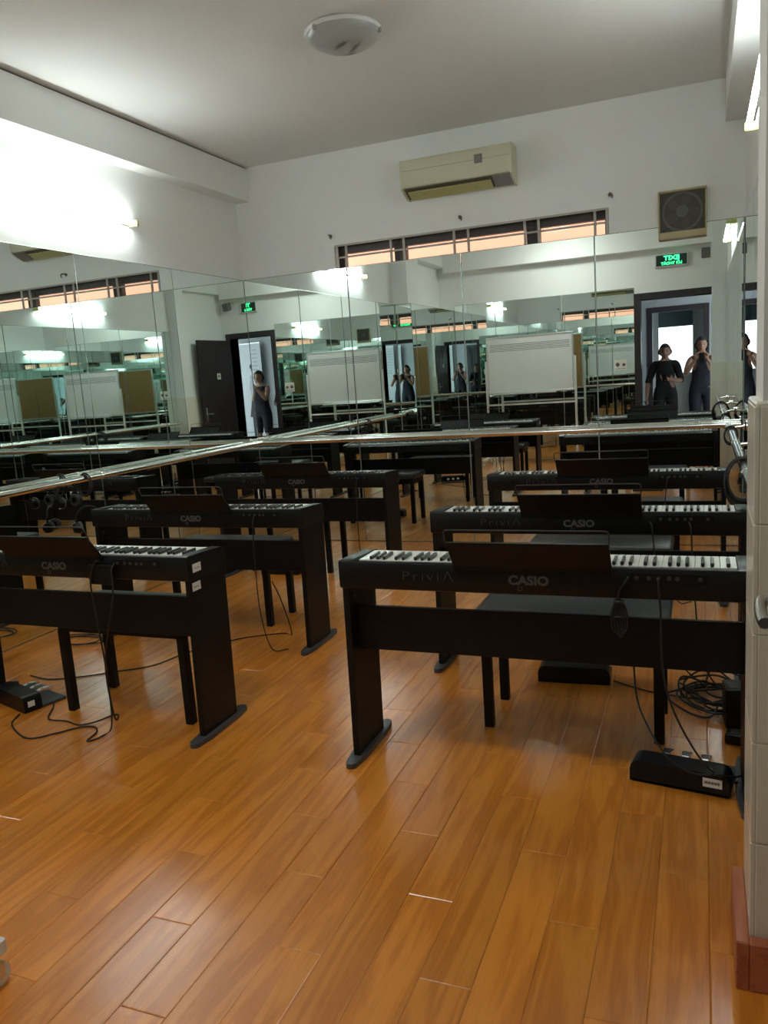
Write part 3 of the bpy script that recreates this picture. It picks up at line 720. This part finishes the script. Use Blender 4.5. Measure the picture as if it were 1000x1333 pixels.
tr = obj('pen_tray', box(-BW + 0.05, BW - 0.25, 0.012, 0.075, Z0 - 0.012, Z0 + 0.004, bev=0.003), 'aluminium', wb)
for s in (-1, 1):
    obj('upright', box(s * (BW + 0.014) - 0.015, s * (BW + 0.014) + 0.015, -0.015, 0.015, 0.10, 1.50, bev=0.003), 'white_paint', wb)
    ft = obj('base_foot', box(s * (BW + 0.046) - 0.020, s * (BW + 0.046) + 0.020, -0.25, 0.25, 0.075, 0.115, bev=0.004), 'white_paint', wb)
    for e in (-1, 1):
        bm = bmesh.new(); xc = s * (BW + 0.046); cyl(bm, (xc - 0.012, e * 0.225, 0.029), (xc + 0.012, e * 0.225, 0.029), 0.029, 20); obj('caster_wheel', bm, 'rubber_white', ft, smooth=True)
        bm = bmesh.new(); cyl(bm, (xc, e * 0.225, 0.056), (xc, e * 0.225, 0.078), 0.010, 10); bx(bm, xc - 0.018, xc - 0.014, e * 0.225 - 0.010, e * 0.225 + 0.010, 0.020, 0.060); bx(bm, xc + 0.014, xc + 0.018, e * 0.225 - 0.010, e * 0.225 + 0.010, 0.020, 0.060); bx(bm, xc - 0.018, xc + 0.018, e * 0.225 - 0.010, e * 0.225 + 0.010, 0.056, 0.062); obj('caster_fork', bm, 'steel', ft)
obj('cross_bar', box(-BW, BW, -0.010, 0.010, 0.86, 0.885), 'white_paint', wb)

# ------------------------------------------------------------------ banner in the corridor
bn = thing('roll_up_banner', 'pale grey roll-up banner printed with a dark standing figure', 'banner', (0.93, YC + 0.16, 0.0))
obj('stand_base', box(-0.41, 0.41, -0.09, 0.09, 0, 0.07, bev=0.01, seg=2), 'aluminium', bn)
sheet = obj('sheet', box(-0.385, 0.385, -0.002, 0.002, 0.07, 2.20), 'banner_grey', bn)
obj('top_rail', box(-0.39, 0.39, -0.012, 0.012, 2.195, 2.215), 'aluminium', bn)
def flat(name, pts, m, y=0.0030):
    bm = bmesh.new(); prism(bm, pts, 0.002, y, 'Y'); obj(name, bm, m, sheet)
def blob(cx, cz, rx, rz, n=18, rot=0): return [(cx + rx * math.cos(2 * PI * k / n) * math.cos(rot) - rz * math.sin(2 * PI * k / n) * math.sin(rot), cz + rx * math.cos(2 * PI * k / n) * math.sin(rot) + rz * math.sin(2 * PI * k / n) * math.cos(rot)) for k in range(n)]
flat('printed_face', blob(-0.02, 1.70, 0.055, 0.080), 'banner_skin', 0.0028); flat('printed_hair', blob(0.0, 1.76, 0.06, 0.060), 'ink', 0.0032)
flat('printed_arm', [(-0.05, 1.58), (-0.02, 1.58), (-0.10, 1.25), (-0.15, 1.27)], 'banner_skin', 0.0032)
flat('printed_torso', [(-0.12, 1.58), (0.06, 1.60), (0.10, 1.35), (0.06, 1.12), (-0.12, 1.10), (-0.16, 1.32)], 'banner_soft', 0.0030)
flat('printed_skirt', [(-0.12, 1.12), (0.07, 1.14), (0.14, 0.78), (-0.17, 0.76)], 'ink', 0.0034)
flat('printed_leg', [(-0.10, 0.80), (-0.02, 0.80), (-0.03, 0.22), (-0.08, 0.22)], 'ink', 0.0032)
flat('printed_leg', [(0.02, 0.80), (0.09, 0.80), (0.08, 0.24), (0.03, 0.24)], 'ink', 0.0032)
for k in range(9):
    zz = 2.06 - k * 0.075; wdt = 0.10 + 0.04 * ((k * 7) % 3); flat('printed_line', [(-0.30, zz), (-0.30 + wdt, zz), (-0.30 + wdt, zz + 0.022), (-0.30, zz + 0.022)], 'banner_soft', 0.0030)

# ================================================================== CABLES AND SMALL THINGS
def cable(label, pts, r=0.0035, group=None, smooth=6, name='cable'):
    bm = bmesh.new(); tube(bm, pts, r, 6, smooth); o = obj(name, bm, 'cable', smooth=True); return tag(o, label, 'cable', group)
z_ = 0.0045
# bundle hanging on the front piano
bm = bmesh.new()
tube(bm, [(-0.212, 2.476, 0.728), (-0.213, 2.455, 0.728), (-0.222, 2.440, 0.715), (-0.236, 2.440, 0.690), (-0.238, 2.452, 0.655)], 0.0035, 6, 6)
for k in range(4):
    dx = (k - 1.5) * 0.0065
    tube(bm, [(-0.240 + dx * 0.4, 2.452, 0.665), (-0.250 + dx, 2.447 + 0.003 * k, 0.625), (-0.246 + dx * 1.4, 2.450, 0.575), (-0.236 + dx, 2.452 - 0.002 * k, 0.556 - 0.006 * (k % 3)), (-0.225 + dx * 1.2, 2.450, 0.580), (-0.226 + dx, 2.449, 0.630), (-0.236 + dx * 0.4, 2.452, 0.662)], 0.0032, 6, 6)
bx(bm, -0.253, -0.222, 2.440, 2.462, 0.648, 0.662, bev=0.004); bx(bm, -0.252, -0.221, 2.441, 2.461, 0.604, 0.612, bev=0.003)
tag(obj('cable_bundle', bm, 'cable', smooth=True), 'bundled black cable tied in a loop, hanging from the piano back', 'cable')
cable('black cable from the piano jack down to the barcoded pedal unit', [(-0.126, 2.473, 0.726), (-0.122, 2.452, 0.722), (-0.116, 2.447, 0.62), (-0.112, 2.452, 0.45), (-0.085, 2.440, 0.33), (-0.03, 2.46, 0.20), (0.02, 2.49, 0.115), (0.07, 2.53, 0.060), (0.105, 2.60, 0.02), (0.12, 2.66, z_)])
cable('black cable sagging from the bench side over the barcoded pedal unit', [(-0.215, 2.66, 0.40), (-0.20, 2.60, 0.28), (-0.16, 2.55, 0.20), (-0.10, 2.50, 0.13), (-0.03, 2.49, 0.092), (0.05, 2.50, 0.092), (0.10, 2.56, 0.060), (0.14, 2.68, 0.02), (0.16, 2.80, z_)])
# tangle behind the front piano, on the floor by the mirror
rnd = random.Random(3)
for q in range(4):
    pts = []; ph = q * 1.3
    for k in range(26):
        a_ = ph + k * 0.62; rx = 0.13 + 0.05 * math.sin(k * 0.9 + q); ry = 0.13 + 0.05 * math.cos(k * 0.7 + 2 * q)
        pts.append((0.015 + 0.025 * q + rx * math.cos(a_) * (0.9 if math.cos(a_) < 0 else 0.75), 3.27 + 0.03 * q + ry * math.sin(a_), z_ + 0.004 * k % 0.03 + 0.006 * q + 0.012 * (1 + math.sin(k * 1.7 + q))))
    cable('loose loops of black cable tangled beside the power adapters', pts, 0.0042, 'tangled cables', 4)
cable('black cable running across the floor from the tangle to the pedal unit', [(-0.36, 3.42, z_), (-0.30, 3.38, z_), (-0.20, 3.33, z_), (-0.10, 3.30, z_ + 0.002), (0.0, 3.25, 0.02)])
for q, xx in enumerate((0.045, 0.085)):
    cable('thin black cable dropping from the middle piano of the pillar row to the tangle', [(-0.20 + 0.15 * q, 3.428, 0.715), (-0.19 + 0.15 * q, 3.405, 0.68), (-0.17 + 0.14 * q, 3.40, 0.45), (-0.10 + 0.1 * q, 3.38, 0.15), (-0.02 + xx, 3.34, 0.03)], 0.0032, 'cables dropping behind the middle piano')
def adapter(label, x, y, rz, sx, sy, sz):
    t = thing('power_adapter', label, 'adapter', (x, y, 0), rz)
    obj('housing', box(-sx / 2, sx / 2, -sy / 2, sy / 2, 0.0, sz, bev=0.006, seg=2), 'black_plastic', t, smooth=True)
    bm = bmesh.new(); cyl(bm, (0, sy / 2 - 0.002, sz * 0.5), (0, sy / 2 + 0.018, sz * 0.5), 0.006, 10, 0.004); obj('strain_relief', bm, 'cable', t)
    obj('rating_label', box(-sx * 0.3, sx * 0.3, -sy * 0.3, sy * 0.3, sz, sz + 0.0004), 'grey_plastic', t)
adapter('tall black power adapter standing by the mirror among the cables', 0.115, 3.10, 0.1, 0.075, 0.11, 0.155)
adapter('low black power adapter lying in front of the tall one', 0.125, 2.935, -0.2, 0.09, 0.06, 0.038)
# stickered piano: cables to the pedal unit on its floor
cable('black cable looped on the floor by the pedal unit with the small sticker', [(-2.86, 2.50, z_), (-2.80, 2.40, z_), (-2.62, 2.31, z_), (-2.53, 2.38, z_), (-2.47, 2.45, z_), (-2.41, 2.47, z_), (-2.36, 2.43, z_), (-2.34, 2.35, z_), (-2.31, 2.40, z_), (-2.32, 2.48, 0.02), (-2.33, 2.50, 0.25), (-2.312, 2.462, 0.55), (-2.300, 2.448, 0.66), (-2.270, 2.455, 0.735), (-2.258, 2.476, 0.726)])
cable('black cable curving from the pedals over to the hanging cable loop', [(-2.87, 2.72, z_), (-2.76, 2.60, z_), (-2.68, 2.49, z_), (-2.58, 2.49, z_), (-2.49, 2.47, z_), (-2.43, 2.50, z_ + 0.006), (-2.40, 2.60, z_), (-2.36, 2.56, z_), (-2.34, 2.52, 0.05), (-2.31, 2.48, 0.30), (-2.20, 2.452, 0.60), (-2.190, 2.450, 0.70), (-2.193, 2.476, 0.726)])
cable('long black cable lying across the floor below the stickered piano', [(-3.20, 2.90, z_), (-3.05, 2.88, z_), (-2.90, 2.95, z_), (-2.78, 3.04, z_), (-2.63, 3.16, z_), (-2.56, 3.38, z_), (-2.40, 3.62, z_), (-2.20, 3.75, z_), (-2.12, 3.72, 0.02), (-2.10, 3.60, 0.25), (-2.12, 3.56, 0.36)])
pts = []
for k in range(22):
    a_ = k * 0.75; pts.append((-3.33 + 0.14 * math.cos(a_) * (1 + 0.15 * math.sin(k)), 3.42 + 0.075 * math.sin(a_) * (1 + 0.2 * math.cos(k * 1.3)), z_ + 0.0035 * (k // 8) + 0.0035))
cable('coiled black cable on the floor close to the long mirror', pts, 0.0038, None, 5)
bm = bmesh.new(); bx(bm, -2.315, -2.195, 2.455, 2.463, 0.640, 0.722, bev=0.003)
tag(obj('cable_pouch', bm, 'black_plastic'), 'black cloth flap hanging over the back of the stickered piano', 'cloth')
for i, (cx_, cy_, lab) in enumerate(((-2.155, 3.50, 'thin black cable hanging down the back of the piano next to the stickered one'), (-2.16, 4.865, 'thin black cable hanging down the back of the piano by the mirrored corner'), (-0.175, 4.665, 'thin black cable hanging down the back of the piano below the exhaust fan'))):
    cable(lab, [(cx_, cy_ + 0.022, 0.725), (cx_ - 0.004, cy_, 0.718), (cx_ - 0.012, cy_ - 0.004, 0.64), (cx_ - 0.02, cy_ - 0.002, 0.45), (cx_ - 0.01, cy_ - 0.01, 0.2), (cx_ + 0.05, cy_ - 0.03, 0.02), (cx_ + 0.12, cy_ + 0.02, z_)], 0.003)

# coils of cable hung over the right-hand barre, headphones and coil on the left one
def rail_coil(label, x, y, n, rad, axis_tilt=0.0, seed=1):
    rr = random.Random(seed); bm = bmesh.new()
    for k in range(n):
        pts = []; o1, o2 = rr.uniform(-0.012, 0.012), rr.uniform(0.9, 1.1)
        for j in range(25):
            a_ = 2 * PI * j / 24
            pts.append((x + rad * 0.82 * o2 * math.sin(a_), y + o1 + k * 0.008 - n * 0.004 + axis_tilt * math.cos(a_), ZRAIL + 0.026 + (k % 2) * 0.007 - rad * o2 * 1.15 + rad * o2 * 1.15 * math.cos(a_)))
        tube(bm, pts, 0.0045, 6)
    return tag(obj('cable_coil', bm, 'cable', smooth=True), label, 'cable')
rail_coil('black cable coil hung over the pillar-side barre', XR - DB, 3.85, 11, 0.088, 0.02, 2)
rail_coil('smaller black cable coil on the pillar-side barre close to the back mirror', XR - DB, 5.55, 3, 0.050, 0.01, 4)
rail_coil('black cable loop over the barre by the hanging headphones', XL + DB, 3.86, 3, 0.055, 0.01, 5)
def headphones(label, loc, rz, tilt):
    t = thing('headphones', label, 'headphones', loc, rz); t.rotation_euler = (tilt, 0, rz)
    bm = bmesh.new(); tube(bm, [(0.078 * math.sin(a_), 0, 0.005 + 0.085 * math.cos(a_)) for a_ in [(-110 + 220 * k / 16) * PI / 180 for k in range(17)]], 0.006, 8); obj('headband', bm, 'black_plastic', t, smooth=True)
    for s in (-1, 1):
        bm = bmesh.new(); cyl(bm, (s * 0.066, 0, -0.035), (s * 0.092, 0, -0.035), 0.036, 24, 0.030); cup = obj('ear_cup', bm, 'black_plastic', t, smooth=True)
        bm = bmesh.new(); lathe(bm, [(0.018, 0.0), (0.034, 0.0), (0.037, -0.009), (0.034, -0.018), (0.018, -0.018)], 24, Matrix.Translation((s * 0.066, 0, -0.035)) @ Matrix.Rotation(s * PI / 2, 4, 'Y')); obj('ear_pad', bm, 'leatherette', cup, smooth=True)
headphones('black headphones hanging from the barre on the long mirror wall', (XL + DB + 0.004, 3.70, ZRAIL - 0.082), PI / 2, 0.0)
headphones('black headphones dangling low below the barre on the long mirror wall', (XL + DB + 0.05, 3.80, 0.64), 1.1, 0.0)

# ================================================================== PEOPLE (seen in the mirror, in the doorway)
def skin_person(name, label, loc, scale, J, fingers, hair_long, top, bottom, topmat, botmat, sleeveless):
    """J: joints dict in metres for a 1.70 m figure facing +Y; chains share joints"""
    root = thing(name, label, 'person', loc); root.scale = (scale,) * 3
    chains = [('torso', ['pelvis', 'waist', 'chest', 'collar', 'neck', 'skull']),
              ('clavL', ['collar', 'shL']), ('clavR', ['collar', 'shR']),
              ('armL', ['shL', 'uaL', 'elL']), ('armR', ['shR', 'uaR', 'elR']),
              ('foreL', ['elL', 'faL', 'wrL', 'pmL']), ('foreR', ['elR', 'faR', 'wrR', 'pmR']),
              ('hipL', ['pelvis', 'hpL']), ('hipR', ['pelvis', 'hpR']),
              ('legL', ['hpL', 'thL', 'knL', 'caL', 'anL']), ('legR', ['hpR', 'thR', 'knR', 'caR', 'anR']),
              ('footL', ['anL', 'toL']), ('footR', ['anR', 'toR'])]
    R = dict(pelvis=(0.155, 0.110), waist=(0.130, 0.095), chest=(0.155, 0.105), collar=(0.085, 0.075), neck=(0.052, 0.055), skull=(0.05, 0.05),
             sh=(0.062, 0.062), ua=(0.050, 0.050), el=(0.040, 0.040), fa=(0.040, 0.040), wr=(0.026, 0.024), pm=(0.036, 0.018),
             hp=(0.090, 0.095), th=(0.078, 0.082), kn=(0.054, 0.056), ca=(0.052, 0.058), an=(0.036, 0.038), to=(0.042, 0.026))
    idx = {}; verts = []; rad = []; edges = []
    def vid(j):
        if j not in idx: idx[j] = len(verts); verts.append(J[j]); rad.append(R.get(j) or R[j[:2]])
        return idx[j]
    for _, ch in chains:
        for a, b in zip(ch, ch[1:]): edges.append((vid(a), vid(b)))
    me = bpy.data.meshes.new('sk'); me.from_pydata(verts, edges, []); o = bpy.data.objects.new('sk', me); C.objects.link(o)
    sm = o.modifiers.new('s', 'SKIN'); sm.use_smooth_shade = True
    for i, sv in enumerate(me.skin_vertices[0].data): sv.radius = rad[i]; sv.use_root = (i == idx['pelvis'])
    ss = o.modifiers.new('u', 'SUBSURF'); ss.levels = 2
    dg = bpy.context.evaluated_depsgraph_get(); dg.update()
    m2 = bpy.data.meshes.new_from_object(o.evaluated_get(dg)); bpy.data.objects.remove(o)
    bm = bmesh.new(); bm.from_mesh(m2); bpy.data.meshes.remove(m2); bmesh.ops.recalc_face_normals(bm, faces=bm.faces[:])
    bad = sum(1 for e in bm.edges if not e.is_manifold)
    if bad: bmesh.ops.holes_fill(bm, edges=[e for e in bm.edges if not e.is_manifold], sides=0)
    # fingers: tapered, jointed, rooted inside the palm and fused by the remesh below
    for side, chains_f in fingers.items():
        ell(bm, J['pm' + side], 0.034, 0.030, 0.034, 12, 8)
        for f in chains_f:
            pts = smooth_path([tuple(Vector(J['pm' + side]).lerp(Vector(f[0]), 0.5))] + list(f), 4)
            for k, q in enumerate(pts): ell(bm, q, *(0.0102 - 0.0026 * k / len(pts),) * 3, 10, 8)
            for k, (q, q2) in enumerate(zip(pts, pts[1:])): cyl(bm, q, q2, 0.0100 - 0.0026 * k / len(pts), 10, 0.0100 - 0.0026 * (k + 1) / len(pts))
    # head: shaped ellipsoid with jaw, nose, brow, ears
    hc = Vector(J['skull']); g = bmesh.new(); bmesh.ops.create_uvsphere(g, u_segments=32, v_segments=24, radius=1)
    for v in g.verts:
        x, y, z = v.co
        jaw = max(0.0, -z); wx = 0.076 * (1 - 0.32 * jaw ** 1.5); dy = 0.096 * (1 - 0.10 * jaw)
        nx, ny, nz = x * wx, y * dy + (0.012 * jaw if y > 0 else 0.022 * jaw), z * 0.116
        if y > 0.3:
            ny += 0.024 * math.exp(-((x / 0.16) ** 2) - ((z + 0.18) / 0.17) ** 2)            # nose
            ny -= 0.010 * (math.exp(-(((x - 0.42) / 0.22) ** 2) - ((z - 0.05) / 0.14) ** 2) + math.exp(-(((x + 0.42) / 0.22) ** 2) - ((z - 0.05) / 0.14) ** 2))
            ny += 0.006 * math.exp(-((x / 0.3) ** 2) - ((z + 0.52) / 0.10) ** 2)              # lips
        v.co = Vector((nx, ny, nz)) + hc
    merge(bm, g)
    for s in (-1, 1): ell(bm, (hc.x + s * 0.078, hc.y - 0.008, hc.z - 0.005), 0.012, 0.022, 0.033, 10, 8)
    me = bpy.data.meshes.new('b0'); bm.to_mesh(me); bm.free(); o = bpy.data.objects.new('b0', me); C.objects.link(o)
    rm = o.modifiers.new('r', 'REMESH'); rm.mode = 'VOXEL'; rm.voxel_size = 0.0065; rm.use_smooth_shade = True
    sm2 = o.modifiers.new('sm', 'SMOOTH'); sm2.iterations = 2; sm2.factor = 0.4
    dg = bpy.context.evaluated_depsgraph_get(); dg.update()
    body = bpy.data.meshes.new_from_object(o.evaluated_get(dg)); bpy.data.objects.remove(o); body.materials.clear(); body.materials.append(MATS['skin'])
    bo = bpy.data.objects.new('body', body); C.objects.link(bo); bo.parent = root
    # clothing: shells over the limbs they cover, found by the nearest bone
    segs = []
    for nm, ch in chains:
        for a, b in zip(ch, ch[1:]): segs.append((nm, Vector(J[a]), Vector(J[b])))
    def near(p):
        best = (9, None, 0)
        for nm, a, b in segs:
            d = b - a; t = max(0, min(1, (p - a).dot(d) / d.length_squared)); q = (p - a - d * t).length
            if q < best[0]: best = (q, nm, t)
        return best[1]
    body.calc_loop_triangles()
    lab = [near(v.co) for v in body.vertices]
    def shell(nm, test, off, m):
        keep = [f for f in body.polygons if all(test(body.vertices[i].co, lab[i]) for i in f.vertices)]
        ids = {}; vs = []; fs = []
        for f in keep:
            fc = []
            for i in f.vertices:
                if i not in ids:
                    ids[i] = len(vs); v = body.vertices[i]; vs.append(v.co + v.normal * off)
                fc.append(ids[i])
            fs.append(fc)
        mm = bpy.data.meshes.new(nm); mm.from_pydata([tuple(v) for v in vs], [], fs); mm.materials.append(MATS[m])
        for f in mm.polygons: f.use_smooth = True
        oo = bpy.data.objects.new(nm, mm); C.objects.link(oo); oo.parent = root
        sl = oo.modifiers.new('t', 'SOLIDIFY'); sl.thickness = 0.004; sl.offset = 0
        return oo
    hz = J['hpL'][2]; nz = J['neck'][2]
    tops = {'torso', 'clavL', 'clavR', 'hipL', 'hipR'} | (set() if sleeveless else {'armL', 'armR'})
    shell(top, lambda p, l: l in tops and hz - 0.06 < p.z < nz - (0.035 if not sleeveless else 0.06) and not (sleeveless and abs(p.x) > 0.165 and p.z > 1.28), 0.011, topmat)
    legs = {'hipL', 'hipR', 'legL', 'legR', 'torso'}
    zb = 0.09 if bottom == 'trousers' else 0.55
    shell(bottom, lambda p, l: l in legs and zb < p.z < hz + 0.05, 0.014, botmat)
    shell('shoe', lambda p, l: (l in ('footL', 'footR') or l in ('legL', 'legR')) and p.z < 0.085, 0.006, 'shoe')
    def hairtest(p, l):
        d = p - hc
        if d.length > 0.17 or d.z < (-0.12 if hair_long else -0.055): return False
        return d.z > 0.048 + max(0.0, d.y) * 0.15 or d.y < (0.030 if hair_long else 0.004) - max(0, 0.03 - d.z) * (0.15 if hair_long else 0.35)
    shell('hair', hairtest, 0.017, 'hair')
    for s in (-1, 1):
        bm = bmesh.new(); ell(bm, (hc.x + s * 0.031, hc.y + 0.0775, hc.z + 0.004), 0.0125, 0.008, 0.006, 12, 8); obj('eye', bm, 'eye_dark', root, smooth=True)
        bm = bmesh.new(); ell(bm, (hc.x + s * 0.032, hc.y + 0.086, hc.z + 0.026), 0.018, 0.005, 0.0035, 10, 6); obj('eyebrow', bm, 'hair', root, smooth=True)
    bm = bmesh.new(); ell(bm, (hc.x, hc.y + 0.0965, hc.z - 0.060), 0.022, 0.006, 0.006, 12, 8); obj('mouth', bm, 'lip', root, smooth=True)
    return root
def base_joints():
    J = dict(pelvis=(0, 0, 0.95), waist=(0, 0.005, 1.10), chest=(0, 0.0, 1.27), collar=(0, -0.005, 1.41), neck=(0, 0.005, 1.475), skull=(0, 0.018, 1.585))
    for s, k in ((-1, 'L'), (1, 'R')):
        J.update({'sh' + k: (s * 0.165, -0.005, 1.385), 'hp' + k: (s * 0.095, 0, 0.90), 'th' + k: (s * 0.100, 0.01, 0.70), 'kn' + k: (s * 0.102, 0.012, 0.48), 'ca' + k: (s * 0.104, -0.008, 0.33), 'an' + k: (s * 0.106, -0.015, 0.085), 'to' + k: (s * 0.122, 0.14, 0.030)})
    return J
def arm(J, k, el, wr, pm):
    sh = Vector(J['sh' + k]); el, wr, pm = Vector(el), Vector(wr), Vector(pm)
    J['ua' + k] = tuple(sh.lerp(el, 0.5)); J['el' + k] = tuple(el); J['fa' + k] = tuple(el.lerp(wr, 0.35)); J['wr' + k] = tuple(wr); J['pm' + k] = tuple(pm)
def hand_fingers(pm, fwd, side, curl, lens=(0.066, 0.076, 0.072, 0.056)):
    """four fingers from the palm end along fwd, spread along side, bending towards curl, and a thumb from the palm's side"""
    pm, fwd, side, curl = Vector(pm), Vector(fwd).normalized(), Vector(side).normalized(), Vector(curl).normalized(); out = []
    for i, L in enumerate(lens):
        b = pm + fwd * 0.035 + side * (0.030 - 0.020 * i)
        out.append([tuple(b), tuple(b + fwd * L * 0.45 + curl * 0.006), tuple(b + fwd * L * 0.70 + curl * 0.024), tuple(b + fwd * L * 0.78 + curl * 0.044)])
    b = pm + side * 0.034 - fwd * 0.012
    out.append([tuple(b), tuple(b + side * 0.022 + fwd * 0.022 + curl * 0.010), tuple(b + side * 0.024 + fwd * 0.045 + curl * 0.024)])
    return out
# the man in the black T-shirt looking at a phone held before his chest
J = base_joints()
arm(J, 'R', (0.245, 0.03, 1.115), (0.085, 0.215, 1.145), (0.020, 0.245, 1.160))
arm(J, 'L', (-0.265, -0.01, 1.100), (-0.285, 0.045, 0.865), (-0.288, 0.060, 0.790))
F = {'R': hand_fingers(J['pmR'], (-0.85, 0.20, 0.25), (0.0, 0.25, 1.0), (0.1, 0.6, 0.3)), 'L': hand_fingers(J['pmL'], (0.0, 0.18, -1.0), (0.1, 1, 0.1), (1, 0, 0))}
P1 = (-0.505, -0.42, 0.0); SC1 = 0.925
skin_person('person', 'person in a black T-shirt standing in the doorway with one forearm raised, holding a phone', P1, SC1, J, F, False, 'shirt', 'trousers', 'shirt_black', 'pants_black', False)
t = thing('smartphone', 'dark smartphone in the hand of the person in the black T-shirt', 'phone', (P1[0] + SC1 * 0.0, P1[1] + SC1 * 0.285, SC1 * 1.175)); t.rotation_euler = (0.9, 0, 0.2)
obj('case', box(-0.036, 0.036, -0.075, 0.075, -0.004, 0.004, bev=0.0035, seg=2), 'black_plastic', t); obj('screen', box(-0.033, 0.033, -0.071, 0.071, 0.004, 0.0045), 'rest_plastic', t)
# the photographer: both hands hold up the phone that takes the picture
J = base_joints(); SC2 = 0.965; P2 = (0.005, -0.37, 0.0)
def loc2(p): return tuple((p[i] - P2[i]) / SC2 for i in range(3))
arm(J, 'R', loc2((0.20, -0.16, 1.13)), loc2((0.085, -0.090, 1.315)), loc2((0.068, -0.062, 1.355)))
arm(J, 'L', loc2((-0.215, -0.16, 1.13)), loc2((-0.085, -0.090, 1.315)), loc2((-0.068, -0.062, 1.355)))
J['shR'] = (0.155, 0.0, 1.375); J['shL'] = (-0.155, 0.0, 1.375)
F = {'R': hand_fingers(J['pmR'], (-0.15, 0.35, 1.0), (-0.6, -0.5, 0.2), (-1, 0.1, 0.0), (0.055, 0.062, 0.058, 0.046)), 'L': hand_fingers(J['pmL'], (0.15, 0.35, 1.0), (0.6, -0.5, 0.2), (1, 0.1, 0.0), (0.055, 0.062, 0.058, 0.046))}
skin_person('person', 'person in a dark sleeveless dress holding a phone up with both hands', P2, SC2, J, F, True, 'dress', 'skirt', 'dress_navy', 'dress_navy', True)
t = thing('smartphone', 'dark smartphone held up by the person in the sleeveless dress', 'phone', (0.0, -0.034, CAM_H - 0.045))
obj('case', box(-0.036, 0.036, -0.0045, 0.0045, -0.072, 0.072, bev=0.004, seg=2), 'black_plastic', t); obj('screen', box(-0.033, 0.033, -0.0052, -0.0045, -0.068, 0.068), 'rest_plastic', t)
bm = bmesh.new(); cyl(bm, (0.018, 0.004, 0.050), (0.018, 0.007, 0.050), 0.008, 14); obj('lens', bm, 'ebony', t)
